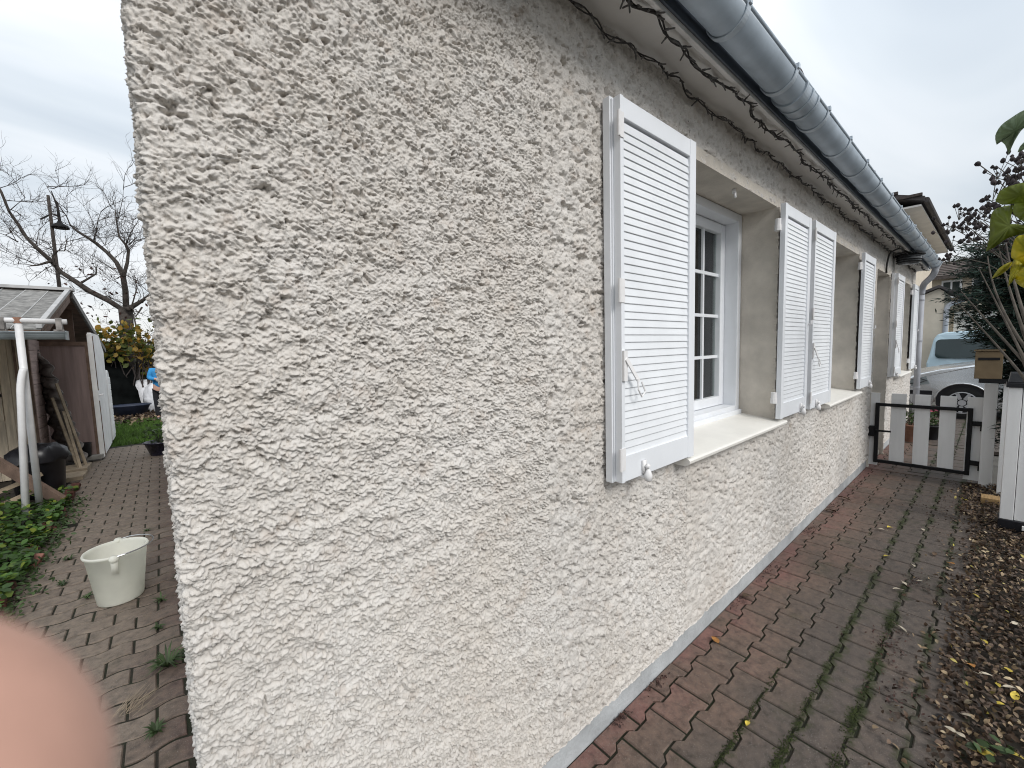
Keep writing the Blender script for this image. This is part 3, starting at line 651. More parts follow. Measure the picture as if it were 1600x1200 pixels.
for xs in (2.34, 5.95):
    k = gutter_section(xs, xs+.20, GR+.005, lip=False); k.build('gutter_union', M['zinc'], gut)
    for x in (xs+.010, xs+.10, xs+.190): gutter_section(x-.010, x+.010, GR+.010, lip=False).build('union_bead', M['zinc'], gut)
def bez(p0, p1, p2, n=8): return [(Vector(p0)*(1-t)**2+Vector(p1)*2*t*(1-t)+Vector(p2)*t*t) for t in [i/n for i in range(n+1)]]
dp = MB(); dp.lathe([(GR, .0), (GR, -.0), (.055, -.06), (.045, -.09)], (9.55, GY, GZ), 16)
elb = [(9.55, GY, GZ-.05)]+bez((9.55, GY, GZ-.10), (9.56, GY+.01, GZ-.17), (9.68, GY+.06, GZ-.21))+bez((9.86, GY+.14, GZ-.27), (9.98, .865, GZ-.31), (9.98, .868, GZ-.45))
dp.tube(elb, .044, 12); dp.tube([(9.98, .868, GZ-.44), (9.98, .868, .0)], .042, 14)
dpo = dp.build('downpipe', M['zinc_pipe'], house, smooth=True)
for z in (.7, 1.5, 2.2):
    k = MB(); k.tube([(9.98, .868, z-.012), (9.98, .868, z+.012)], .047, 14); k.box(9.97, 9.99, .9, .96, z-.008, z+.008); k.build('pipe_clip', M['zinc_pipe'], dpo)
# roof: one sheet of decking with the eave tiles as separate pieces
sl = .40
def rz(y): return 2.778+(y-.655)*sl
roofm = MB()
roofm.add([(EL, .70, rz(.70)-.012), (ER, .70, rz(.70)-.012), (ER, 4.65, rz(4.65)), (EL, 4.65, rz(4.65)), (ER, 8.6, rz(.70)), (EL, 8.6, rz(.70))], [(0, 1, 2, 3), (3, 2, 4, 5)])
roof = roofm.build('roof', M['tile'], house, solid=.02)
tb = MB(); nn = 8; TW = .205
vs = []
for row, (yy, zz) in enumerate(((0, 0), (.40, .40*sl))):
    for i in range(nn+1):
        x = TW*i/nn; hgt = .020*abs(math.sin(math.pi*(i/nn)))**1.5 if i <= nn else 0
        vs.append((x, yy, zz+hgt+.014)); vs.append((x, yy, zz+hgt*.6-.004))
fs = []
for i in range(nn):
    a0, a1 = 2*i, 2*(i+1); b0 = a0+2*(nn+1); b1 = a1+2*(nn+1)
    fs += [(a0, a1, b1, b0), (a0+1, b0+1, b1+1, a1+1), (a0, a0+1, a1+1, a1)]
tb.add(vs, fs); TM = tb.mesh('tile', M['tile'])
for k in range(int((ER-EL)/TW)):
    o = link('tile', TM, roof, Vector((EL+k*TW, .655+rng.normal(0, .004), rz(.655)+.006+rng.normal(0, .002)))-wloc(roof)); o.rotation_euler = (rng.normal(0, .01), 0, rng.normal(0, .01))
# upper tile courses above the eave
rc_ = MB()
for j in range(1, 13):
    y = .655+.32*j; rc_.box(EL, ER, y, y+.36, rz(y)+.02, rz(y)+.035)
prop(rc_.build('tile_courses', M['tile'], roof), kind='stuff')

# ---- lamp under the soffit with its looping cable
lamp = empty('outdoor_lamp', (7.62, .87, 2.60), 'dark drum-shaped lamp under the eaves with a looping black cable', 'lamp')
b = MB(); b.lathe([(.0, .085), (.10, .085), (.155, .075), (.16, .062), (.10, .055)], (7.62, .80, 2.575), 20); b.build('lamp_cap', M['black_metal'], lamp, smooth=True)
b = MB(); b.lathe([(.12, .058), (.125, .03), (.118, -.02), (.10, -.045), (.0, -.05)], (7.62, .80, 2.575), 20); b.build('lamp_shade', M['lamp_glass'], lamp, smooth=True)
b = MB()
for z in (.035, .005, -.022): b.lathe([(.122, z+.006), (.130, z), (.122, z-.006)], (7.62, .80, 2.575), 20)
b.build('cage_ring', M['black_metal'], lamp)
b = MB(); b.tube(bez((7.60, .82, 2.65), (7.2, .80, 2.74), (7.0, .90, 2.62), 10)+bez((6.98, .91, 2.60), (6.90, .93, 2.45), (7.02, .935, 2.38), 8), .010, 8); b.build('cable', M['wire'], lamp, smooth=True)

# ---- two garlands of unlit fairy lights
def garland(label, y, z, x0, x1, seed, sag=.0, nb=150, wr=.0034):
    r_ = random.Random(seed); g_ = empty('light_garland', (x0, y, z), label, 'string lights')
    def P(x): return Vector((x, y+.010*math.sin(x*9+seed)+.006*math.sin(x*31), z-.010-.012*abs(math.sin(x*3.7+seed))-.006*math.sin(x*23+seed)))
    n = int((x1-x0)/.03); pts = [P(x0+(x1-x0)*i/n) for i in range(n+1)]
    tw1 = [p+Vector((0, .005*math.sin(i*.9), .005*math.cos(i*.9))) for i, p in enumerate(pts)]
    tw2 = [p-Vector((0, .006*math.sin(i*1.1), .006*math.cos(i*1.1)+.002)) for i, p in enumerate(pts)]
    b = MB(); b.tube(tw1, wr, 5); b.tube(tw2, wr, 5)
    b.build('wire', M['wire'], g_, smooth=True)
    bm_ = MB(); bm_.tube([(0, 0, 0), (0, 0, .014), (0, 0, .016), (0, 0, .032), (0, 0, .036)], [.0045, .0045, .003, .003, .001], 6); bme = bm_.mesh('bulb', M['bulb'])
    x = x0+.02
    for i in range(nb):
        x += (x1-x0)/nb*r_.uniform(.5, 1.5)
        if x > x1: break
        p = P(x); d = Vector((r_.uniform(-.8, .8), r_.uniform(-1, .35), r_.uniform(-1.0, .15))).normalized()
        o = link('bulb', bme, g_, p-Vector((x0, y, z))); o.rotation_euler = d.to_track_quat('Z', 'Y').to_euler()
    return g_
garland('black fairy light garland running where the rough wall meets the eaves soffit', .918, 2.665, .3, 9.6, 3, nb=170, wr=.0024)
garland('black fairy light garland along the soffit edge just below the grey gutter', .815, 2.678, .6, 9.7, 11, nb=230)

# ================================================================== THE GATE AND THE RIGHT-HAND SIDE
GX = 6.45
gate = empty('garden_gate', (GX, .5, 0), 'low garden gate of white boards in a black steel frame across the entrance path', 'gate')
def gy(px): return atX(px, 640, GX).y
for l, r_, zt, zb in ((1356, 1374, .915, .045), (1392, 1415.5, .915, .10), (1429, 1453.5, .915, .09), (1468.5, 1494.5, .915, .085), (1511, 1537, .915, .03)):
    ya, yb = gy(l), gy(r_); b = MB(); b.box(GX, GX+.025, yb, ya, zb, zt); b.build('board', M['gate_white'], gate, bevel=.003)
yl, yr = gy(1368.5), gy(1521)
b = MB(); t = .036
b.box(GX-.038, GX-.002, yl-t, yl, .085, .80); b.box(GX-.038, GX-.002, yr, yr+t, .085, .80); b.box(GX-.037, GX-.003, yr+t, yl-t, .80-t, .799); b.box(GX-.037, GX-.003, yr+t, yl-t, .086, .085+t)
b.build('frame', M['black_metal'], gate, bevel=.003)
b = MB(); b.box(GX-.06, GX-.005, yl-.005, yl+.085, .40, .52); b.box(GX-.05, GX-.01, yl+.085, yl+.10, .42, .46); b.build('lock', M['black_metal'], gate, bevel=.003)
b = MB(); b.beam((GX-.075, yl-.03, .475), (GX-.075, yl-.15, .478), .016, .020); b.tube([(GX-.075, yl-.02, .475), (GX-.03, yl-.02, .475)], .010); b.build('handle', M['black_metal'], gate)
for z in (.62, .20):
    b = MB(); b.box(GX-.045, GX-.006, yr-.075, yr-.001, z, z+.045); b.box(GX-.052, GX-.002, yr-.095, yr-.055, z-.05, z+.0); b.build('hinge', M['black_metal'], gate)
b = MB(); b.box(GX-.05, GX+.06, -.02, .962, -.009, .006); prop(b.build('threshold', M['paver_r']), kind='structure')

post = empty('gate_post', (6.40, 0, 0), 'white board gate post carrying the hinges of the low gate', 'post')
b = MB(); b.box(6.36, 6.44, -.035, .058, -.03, 1.07); b.build('post_board', M['gate_white'], post, bevel=.004)
b = MB(); b.box(6.44, 6.50, -.03, .05, -.03, 1.0); b.build('backing', M['gate_white'], post)
fence = empty('fence', (6.2, -.6, 0), 'dull board fence under a black rail, half hidden by the conifer', 'fence')
for k in range(12):
    y = -.065-.115*k; b = MB(); b.box(6.08, 6.10, y-.105, y, .02, 1.098); b.build('board', M['gate_white'], fence)
b = MB(); b.box(6.03, 6.10, -1.5, .095, 1.10, 1.139); b.build('rail', M['black_metal'], fence)
box = empty('letter_box', (6.16, .04, 1.14), 'plain brown letter box resting on the black fence rail', 'letter box')
b = MB(); b.box(6.03, 6.30, -.05, .127, 1.140, 1.405); b.build('body', M['brown_box'], box, bevel=.006)
b = MB(); b.box(6.015, 6.31, -.06, .137, 1.406, 1.420); b.build('lid', M['brown_box'], box, bevel=.004)
b = MB(); b.box(6.024, 6.029, -.03, .107, 1.32, 1.345); b.build('slot', M['black_metal'], box)
blk = MB(); blk.box(5.70, 5.84, -.085, .03, -.005, .062); prop(blk.build('wood_block', M['wood_block'], bevel=.004, loc=(5.77, -.03, 0)), 'small yellowish wooden block on the ground below the gate post', 'wood block')
pil = empty('pillar', (5.08, -.14, 0), 'pale grey pillar with a dark cap and black foot beside the leaf litter', 'pillar')
b = MB(); b.box(5.0, 5.16, -.148, -.078, .10, 1.148); b.build('side_board', M['gate_white'], pil, bevel=.003)
b = MB(); b.box(5.012, 5.16, -.30, -.152, .10, 1.148); b.build('front_board', M['gate_white'], pil, bevel=.003)
b = MB(); b.box(4.99, 5.17, -.31, -.070, .0, .0995); b.build('foot', M['black_plastic'], pil, bevel=.004)
b = MB(); b.box(4.985, 5.18, -.32, -.066, 1.149, 1.185); b.build('cap_band', M['black_plastic'], pil, bevel=.003)
b = MB(); b.prism([(-.31, 1.186), (-.075, 1.186), (-.085, 1.262), (-.30, 1.262)], 0, 5.0, 5.17); b.build('cap', mat('dark_cap', (.045, .047, .052), .35, .1, 5), pil, bevel=.004)
b = MB(); b.box(4.965, 4.985, -.26, -.193, .045, .075); b.build('bracket', M['old_white'], pil)

# ---- planting bed beside the path with fallen leaves
bed = MB(); n = 30; vs = []
for i in range(n+1):
    x = .3+6.2*i/n
    for j, y in enumerate((.085, -.1, -.6, -1.6, -4.0)): vs.append((x, y+(rng.normal(0, .015) if j == 0 else 0), (-.012, .004, .02, .03, .03)[j]+(rng.normal(0, .004))))
bed.add(vs, [(5*i+j, 5*i+5+j, 5*i+6+j, 5*i+1+j) for i in range(n) for j in range(4)]); prop(bed.build('planting_bed', M['soil'], fixn=False), kind='structure')
def litter_pts(n):
    out = []
    while len(out) < n:
        x = .8+5.6*rng.random()**1.3; y = .30-1.2*rng.random()
        e = .085+.05*perlin(np.array([x*1.7]), np.array([.3]), 21)[0]+.03*perlin(np.array([x*6.0]), np.array([.7]), 22)[0]+(.05 if x > 5.2 else 0)
        if y > e+.10*abs(rng.normal())*(rng.random() < .22): continue
        out.append((x, y, .006+.018*rng.random()+(.015 if y < 0 else 0)))
    return np.array(out)
prop(leaves('leaf_litter', litter_pts(26000), .025, M['litter'], jitter=.7, up=.8, aspect=.7, curl=.5), 'brown crumpled dead leaves lying on the planting bed beside the path', 'dead leaves', kind='stuff')
M['litter_pale'] = mat('litter_pale', (0.34, 0.27, 0.17), 0.6, 0.3, 30, island=0.5, hue=((0.40, 0.34, 0.05), 0.80, 0.9))
lp_ = litter_pts(650); lp_[:, 2] += .014
prop(leaves('pale_leaf_litter', lp_, .026, M['litter_pale'], jitter=.5, up=.9, aspect=.6, curl=.5), 'scattered pale and yellowish leaves among the brown dead leaves', 'dead leaves', kind='stuff')
# dark crumbs along the plinth, by the gate and in the joints
pts = []
for cx, cy, sx, sy, k in ((1.35, .945, .03, .012, 45), (1.62, .945, .04, .012, 45), (2.52, .93, .05, .016, 40), (3.05, .935, .10, .02, 60), (3.95, .93, .06, .02, 60), (4.7, .92, .12, .025, 60), (5.6, .90, .2, .04, 60), (2.7, .28, .10, .04, 110), (3.55, .25, .06, .03, 60), (2.35, .2, .10, .05, 90), (5.2, .25, .35, .10, 120), (5.9, .12, .25, .10, 220), (4.2, .6, .8, .15, 40)):
    pts += [(rng.normal(cx, sx), min(.955, rng.normal(cy, sy)), .004+.008*rng.random()) for _ in range(k)]
prop(leaves('plant_debris', pts, .014, M['litter_red'], jitter=.5, up=.8, aspect=.5, curl=.5), 'reddish brown plant crumbs along the foot of the wall and in the joints', 'plant debris', kind='stuff')
# moss cushions filling the open joints
mp_ = []
for cx, cy, sx, sy, k in ((1.62, .455, .10, .012, 420), (1.52, .60, .25, .006, 300), (1.95, .455, .28, .006, 300), (2.25, .31, .25, .006, 280), (1.75, .60, .30, .006, 260), (2.6, .455, .4, .006, 200), (2.9, .31, .5, .006, 240), (1.75, .31, .06, .012, 200), (2.05, .31, .05, .012, 200), (2.9, .31, .05, .012, 160), (1.30, .60, .15, .006, 200), (1.45, .455, .15, .006, 260)):
    mp_ += [(rng.normal(cx, sx), rng.normal(cy, sy), .0015+.003*rng.random()) for _ in range(k)]
M['moss'] = mat('moss', (0.030, 0.040, 0.010), 0.95, 0.3, 30, island=.35)
prop(leaves('moss', np.repeat(np.array(mp_), 2, 0)+rng.normal(0, 1, (2*len(mp_), 3))*np.array([.004, .003, .0006]), .0050, M['moss'], jitter=.5, up=.9, aspect=.9, curl=.3), 'green moss cushions in the joints of the entrance path', 'moss', kind='stuff')
# single fallen leaves one can pick out
def leaf_single(m, L, wd, curl, loc, rot, label, group=None, cat='leaf'):
    b = MB(); k = 7; vs = []
    for i in range(k+1):
        u = i/k; ww = wd*math.sin(math.pi*(u**.8))**.8*(1-.25*u)+.0006; zz = curl*(math.sin(u*3.0)*.5+.25*u)
        vs += [((u-.5)*L, -ww, zz+curl*.35), ((u-.5)*L, 0, zz), ((u-.5)*L, ww, zz+curl*.45)]
    b.add(vs, [(3*i+j, 3*i+3+j, 3*i+4+j, 3*i+1+j) for i in range(k) for j in (0, 1)])
    b.tube([(-.5*L, 0, 0), (-.5*L-L*.35, .004, curl*.2)], .0008, 4)
    o = b.build('fallen_leaf', m, None, smooth=True, loc=(0, 0, 0), fixn=False); o.location = loc; o.rotation_euler = rot
    prop(o, label, cat, group); return o
def ground_at(px, py): v = ray(px, py); v = v*(-H/v.z); return (v.x, v.y)
FL = [(1117, 1003, 'fallen_orange', .052, .019, 'ochre curled dead leaf on the red pavers beside the grey plinth'),
      (1168, 1134, 'fallen_yellow', .030, .010, 'small golden folded leaf on a dark paver in the middle of the path'),
      (1408, 985, 'fallen_pale', .050, .012, 'long tan leaf beside a heap of brown crumbs at the path edge'),
      (1384, 871, 'fallen_yellow', .040, .010, 'yellow leaf lying alone on the middle row of dark pavers'),
      (1389, 826, 'fallen_yellow', .055, .016, 'yellow leaf nearest to the gate on the pavers'),
      (1376, 829, 'fallen_pale', .050, .010, 'pale beige leaf just left of the yellow leaf near the gate'),
      (1442, 829, 'fallen_pale', .030, .012, 'whitish leaf on the pavers in front of the white gate'),
      (1427, 886, 'fallen_pale', .036, .010, 'upper of three small pale leaves on the mossy joint'),
      (1437, 910, 'fallen_pale', .030, .010, 'small pale leaf right of the mossy joint'),
      (1413, 914, 'fallen_pale', .036, .011, 'middle pale leaf on the mossy joint'),
      (1401, 923, 'fallen_pale', .044, .012, 'lowest and largest of three pale leaves on the mossy joint'),
      (1524, 939, 'fallen_yellow', .034, .012, 'bright yellow leaf on the brown litter below the grey pillar'),
      (1537, 1012, 'fallen_yellow', .038, .010, 'narrow yellow leaf lying in the middle of the brown litter'),
      (1586, 985, 'fallen_pale', .050, .017, 'pinkish tan broad leaf on the litter at the photo right edge'),
      (1517, 1051, 'fallen_orange', .050, .016, 'orange torn leaf on the litter near the path edge'),
      (1575, 1058, 'fallen_yellow', .034, .014, 'square yellow leaf on the litter right of the orange leaf'),
      (1540, 1066, 'fallen_pale', .052, .010, 'grey white strip of leaf right below the orange leaf'),
      (1559, 1082, 'fallen_yellow', .036, .009, 'slim golden leaf below the grey white strip of leaf'),
      (1586, 1100, 'fallen_yellow', .058, .014, 'large yellow leaf at the lower right of the litter'),
      (1577, 1086, 'fallen_pale', .045, .009, 'whitish leaf strip just above the large yellow leaf'),
      (1562, 1111, 'fallen_yellow', .026, .010, 'small ochre leaf left of the large yellow leaf'),
      (1510, 1130, 'fallen_pale', .032, .012, 'cream oval leaf beside the dark hole in the paving'),
      (1484, 1152, 'fallen_pale', .034, .012, 'beige oval leaf below the dark hole in the paving'),
      (1500, 1161, 'fallen_pale', .036, .010, 'brownish beige leaf next to the beige oval leaf'),
      (1540, 1190, 'fallen_yellow', .050, .020, 'broad yellow leaf at the bottom edge of the photo'),
      (1586, 1195, 'fallen_yellow', .050, .014, 'yellow leaf in the lower right corner of the photo'),
      (1460, 868, 'fallen_brown', .06, .014, 'dark brown leaf on the right hand row of pavers'),
      (1487, 883, 'fallen_orange', .045, .016, 'rust coloured leaf where pavers meet the litter'),
      (1319, 781, 'fallen_brown', .10, .012, 'long dark stalk of leaf on red pavers halfway to the gate'),
      (1298, 801, 'fallen_brown', .10, .030, 'dark brown big leaf against the plinth'),
      (1166, 934, 'fallen_brown', .06, .026, 'rusty brown leaf lying on the half pavers by the plinth')]
for i, (px, py, mk, L_, w_, lab) in enumerate(FL):
    gx, gy_ = ground_at(px, py); zz = .030 if gy_ < .08 else .007
    leaf_single(M[mk], L_, w_, L_*.22, (gx, gy_, zz), (rng.normal(0, .15), rng.normal(0, .15), rng.uniform(0, 6.28)), lab, 'single fallen leaves on the right')
hx, hy = ground_at(1469, 1123)
b = MB(); b.lathe([(.0, .0), (.018, .001), (.019, .004), (.012, .006), (.0, .0065)], (hx, hy, .002), 12, 1.2, .8); prop(b.build('pine_cone_scale', M['black_plastic'], loc=(hx, hy, 0)), 'round black lid-like disc lying on the pavers at the litter edge', 'disc')
# green and yellow seedling leaves in the lower right corner
pts = [(ground_at(px, py)[0], ground_at(px, py)[1], .03+.03*rng.random()) for px, py in zip(rng.normal(1552, 24, 18), rng.normal(1185, 9, 18))]
sp_ = leaves('seedling', pts, .034, M['weed'], jitter=.4, up=.9, aspect=.8, loc=(pts[0][0], pts[0][1], 0)); prop(sp_, 'low light green seedlings at the bottom right corner of the litter', 'seedlings', kind='stuff')

# ---- dark conifer behind the pillar
con = empty('conifer', (6.55, -.38, 0), 'dark green conifer leaning over the gate post and fence', 'conifer')
b = MB(); b.tube([(6.55, -.38, 0), (6.55, -.37, 1.2), (6.53, -.34, 2.4)], [.06, .045, .01], 8)
pts = []; nrm = []
for i in range(1350):
    z = .62+2.02*rng.random()**.75; a = rng.uniform(0, 2*np.pi); L_ = .78*rng.uniform(.60, 1.05)*(1 if z < 2.3 else 1-.5*(z-2.3))
    if z < 1.90: L_ *= .50+.50*max(0, (z-1.40)/.50)
    p0 = np.array([6.55, -.38, z-.20]); d = np.array([math.cos(a), math.sin(a), rng.uniform(.0, .5)])
    line = [p0]
    for s_ in range(1, 13):
        u = s_/12; p = p0+d*L_*u+np.array([0, 0, -.08*u*u]); line.append(p)
        if u > .25:
            for _ in range(7):
                q = p+rng.normal(0, 1, 3)*np.array([.040, .040, .024])*(1.25-.6*u); pts.append(q); nrm.append(d+np.array([0, 0, -.16*u]))
    b.tube([Vector(p) for p in line[::3]], [.010, .007, .004, .003, .002][:len(line[::3])], 4)
b.build('trunk', M['bark'], con, smooth=True)
prop(leaves('crown', pts, .066, M['conifer'], None, dirs=np.array(nrm), parent=con, jitter=.45, up=.6, aspect=.17, curl=.5, simple=True, loc=(6.55, -.38, 0)), kind='stuff')

# ---- bare shrub with dried seed heads in front of the conifer
shr = empty('seedhead_shrub', (3.5, -.55, 0), 'bare shrub with dry dark seed heads on thin upright stems', 'shrub')
st = MB(); sd = []
tops = [(1481, 352, 3.6), (1487, 375, 3.6), (1499, 330, 3.5), (1513, 338, 3.5), (1525, 328, 3.4), (1531, 345, 3.4), (1545, 312, 3.3), (1552, 298, 3.3), (1560, 262, 3.2), (1562, 285, 3.2), (1589, 266, 3.1), (1598, 248, 3.1), (1580, 300, 3.1), (1484, 398, 3.7), (1570, 375, 3.2), (1592, 330, 3.0), (1521, 362, 3.4), (1506, 350, 3.5), (1538, 330, 3.3), (1588, 282, 3.05), (1575, 340, 3.1), (1597, 290, 3.0)]
for px, py, X in tops:
    tp = atX(px, py, X); base = Vector((3.5+rng.normal(0, .1), -.55+rng.normal(0, .06), 0)); mid = Vector((X+.1, -.36+rng.normal(0, .08), 1.75+rng.normal(0, .12)))
    pts_ = bez(base, mid, tp, 8); st.tube(pts_, [.0055*(1-.65*i/8) for i in range(9)], 5)
    for _ in range(rng.integers(6, 13)):
        q = tp+Vector((rng.normal(0, .02), rng.normal(0, .028), rng.normal(-.01, .032))); st.tube([tp-Vector((0, 0, .05)), q], .0016, 4, False)
        sd.append((q, rng.uniform(.006, .0125)))
# bare arching branches lower down
for a, m_, e, X in (((1600, 565), (1540, 500), (1502, 455), 3.3), ((1600, 590), (1560, 540), (1493, 470), 3.4), ((1605, 548), (1550, 470), (1543, 400), 3.2), ((1600, 520), (1575, 450), (1560, 385), 3.1), ((1600, 560), (1570, 500), (1530, 420), 3.3), ((1602, 500), (1580, 430), (1572, 380), 3.0)):
    p0, p1, p2 = atX(*a, X-.2), atX(*m_, X), atX(*e, X+.1); root = Vector((3.5, -.5, 0))
    st.tube([root]+bez(p0, p1, p2, 8), [.010]+[.0072*(1-.7*i/8) for i in range(9)], 6)
st.build('stems', M['stem'], shr, smooth=True)
# seed capsules: small pointed pods, one mesh per cluster part
sm = MB()
for q, r_ in sd: sm.lathe([(.0, r_*rng.uniform(1.1, 1.9)), (r_*.6, r_*.8), (r_*rng.uniform(.85, 1.1), 0), (r_*.7, -r_*.7), (r_*.1, -r_*1.1)], q, 6, rng.uniform(.8, 1.4), rng.uniform(.8, 1.4))
prop(sm.build('seed_heads', M['seed'], shr, smooth=True), kind='stuff')

# ---- climbing plant close to the camera: big leaves at the right edge
cl = empty('broad_leaved_plant', (1.0, -.22, 0), 'green and yellow broad-leaved plant reaching in at the right edge', 'plant')
b = MB(); b.tube([(1.0, -.22, 0), (1.02, -.20, .9), (1.0, -.14, 1.5), (.98, -.09, 1.95), (.95, -.06, 2.1)], [.006, .0055, .005, .004, .002], 6)
for e in ((.9, -.012, 1.86), (.9, -.02, 1.75), (.92, -.03, 1.66), (.93, -.02, 1.80)): b.tube(bez((.99, -.12, e[2]-.12), (.96, -.08, e[2]+.02), e, 6), .0018, 5)
for k in range(34):
    z = .55+.046*k; a = rng.uniform(0, 6.28); c0 = Vector((1.01-.02*max(0, z-1.5), -.21+.10*max(0, z-.9), z)); e = c0+Vector((.06*math.cos(a), -.025-.04*abs(math.sin(a)), .025)); b.tube([c0, e], .0015, 4)
    b2 = MB(); L_ = rng.uniform(.045, .075); u1 = Vector((math.cos(a), -abs(math.sin(a))-.3, -.3)).normalized(); v1 = u1.cross(Vector((0, 0, 1))).normalized(); n_ = u1.cross(v1)
    ol = [e, e+u1*L_*.3+v1*L_*.38+n_*.008, e+u1*L_*.7+v1*L_*.26, e+u1*L_*1.1-n_*.01, e+u1*L_*.7-v1*L_*.26, e+u1*L_*.3-v1*L_*.38+n_*.008, e+u1*L_*.5-n_*.006]
    b2.add(ol, [(0, 1, 6), (1, 2, 6), (2, 3, 6), (3, 4, 6), (4, 5, 6), (5, 0, 6)]); b2.build('leaf', M['leaf_yellow' if k % 4 == 0 else 'leaf_green'], cl, smooth=True, loc=e, fixn=False)
b.build('stem', M['stem'], cl, smooth=True)
def bigleaf(outline, X, m, bulge=.012, tilt=.5):
    """outline in photo pixels, first and last on the midrib side; laid on its own tilted surface"""
    raw = [Vector(p) for p in outline]; k_ = len(raw); pts = []
    for i in range(k_):                                  # smooth the outline but keep its pointed tips
        p0, p1, p2, p3 = raw[i-1], raw[i], raw[(i+1) % k_], raw[(i+2) % k_]
        def tan(a_, b_, c_): return Vector((0, 0)) if (b_-a_).angle(c_-b_, 0) > 1.25 else (c_-a_)*.5
        t1, t2 = tan(p0, p1, p2), tan(p1, p2, p3)
        for t in (0, .33, .67): pts.append(tuple(p1*(2*t**3-3*t*t+1)+t1*(t**3-2*t*t+t)+p2*(-2*t**3+3*t*t)+t2*(t**3-t*t)))
    cx = sum(p[0] for p in pts)/len(pts); cy = sum(p[1] for p in pts)/len(pts)
    n = len(pts); vs = []; fs = []
    rings = (0.0, .35, .7, 1.0)
    for k, s_ in enumerate(rings):
        for i, (px, py) in enumerate(pts):
            if k == 0 and i: break
            qx, qy = cx+(px-cx)*s_, cy+(py-cy)*s_
            dX = X + tilt*.0012*(qy-cy) + bulge*(s_**2)+(.004*math.sin(i*2.1)*s_)
            vs.append(atX(qx, qy, dX))
    fs = [(0, 1+i, 1+(i+1) % n) for i in range(n)]
    for k in range(2):
        o_ = 1+k*n; fs += [(o_+i, o_+n+i, o_+n+(i+1) % n, o_+(i+1) % n) for i in range(n)]
    b = MB(); b.add(vs, fs); o = b.build('leaf', m, cl, smooth=True, loc=vs[0])
    sl_ = o.modifiers.new('Solidify', 'SOLIDIFY'); sl_.thickness = .0006
    return o
bigleaf([(1555, 212), (1564, 196), (1580, 184), (1600, 172), (1625, 165), (1640, 178), (1622, 192), (1600, 200), (1588, 216), (1580, 232), (1576, 242), (1570, 226), (1561, 220), (1557, 226)], .90, M['leaf_pale'], tilt=.3)
bigleaf([(1590, 238), (1600, 222), (1640, 205), (1640, 225), (1612, 228), (1596, 236)], .92, M['leaf_pale'])
bigleaf([(1555, 315), (1563, 298), (1580, 290), (1605, 285), (1635, 290), (1640, 312), (1612, 316), (1588, 318), (1568, 320)], .90, M['leaf_green'])
bigleaf([(1582, 330), (1588, 312), (1602, 296), (1640, 290), (1650, 330), (1622, 345), (1598, 345), (1590, 340)], .93, M['leaf_green'])
bigleaf([(1540, 393), (1546, 370), (1547, 345), (1553, 328), (1570, 322), (1583, 320), (1580, 334), (1572, 350), (1585, 350), (1606, 352), (1630, 350), (1622, 362), (1600, 365), (1575, 372), (1556, 385)], .90, M['leaf_green'], tilt=-.3)
bigleaf([(1583, 380), (1592, 368), (1612, 368), (1636, 378), (1640, 410), (1622, 430), (1606, 420), (1592, 408), (1580, 402)], .88, M['leaf_yellow'])
bigleaf([(1549, 436), (1560, 420), (1574, 411), (1582, 409), (1578, 418), (1566, 428)], .90, M['leaf_yellow'], tilt=.8)
bigleaf([(1575, 448), (1577, 432), (1580, 415), (1590, 398), (1606, 395), (1604, 412), (1590, 430), (1582, 440)], .89, M['leaf_yellow'], tilt=-.8)
bigleaf([(1586, 438), (1592, 424), (1606, 415), (1640, 412), (1640, 445), (1612, 452), (1596, 448)], .87, M['leaf_yellow'])

# ================================================================== CARS AND HOUSES BEYOND THE GATE
def wheel(parent, x, y, r_, side=-1):
    """axle along x; side -1: the visible face looks towards -x"""
    wl = MB(); prof = [(r_*.66, -.09), (r_*.92, -.095), (r_, -.07), (r_, .07), (r_*.92, .095), (r_*.66, .09)]
    def lx(prof_): 
        vs = []; fs = []; n = 28
        for rr, t in prof_:
            for k in range(n): a = 2*math.pi*k/n; vs.append((x+t, y+rr*math.cos(a), r_+rr*math.sin(a)))
        for i in range(len(prof_)-1):
            for k in range(n): fs.append((i*n+k, i*n+(k+1) % n, (i+1)*n+(k+1) % n, (i+1)*n+k))
        return vs, fs
    wl.add(*lx(prof)); o = wl.build('wheel', M['rubber'], parent, smooth=True, loc=(x, y, r_))
    rm = MB(); rm.add(*lx([(r_*.70, side*.088), (r_*.62, side*.094), (r_*.56, side*.07), (r_*.55, 0)]))
    for k in range(7):
        a = 2*math.pi*k/7+.3; rm.beam((x+side*.080, y+.05*math.cos(a), r_+.05*math.sin(a)), (x+side*.088, y+r_*.6*math.cos(a), r_+r_*.6*math.sin(a)), .052, .018, (1, 0, 0))
    rm.tube([(x+side*.06, y, r_), (x+side*.095, y, r_)], .055, 14); rm.build('rim', M['alloy'], o, smooth=False)
    bd = MB(); bd.add(*lx([(0.001, side*.02), (r_*.6, side*.02)])); bd.build('brake_disc', M['dark_paint'], o, fixn=False)
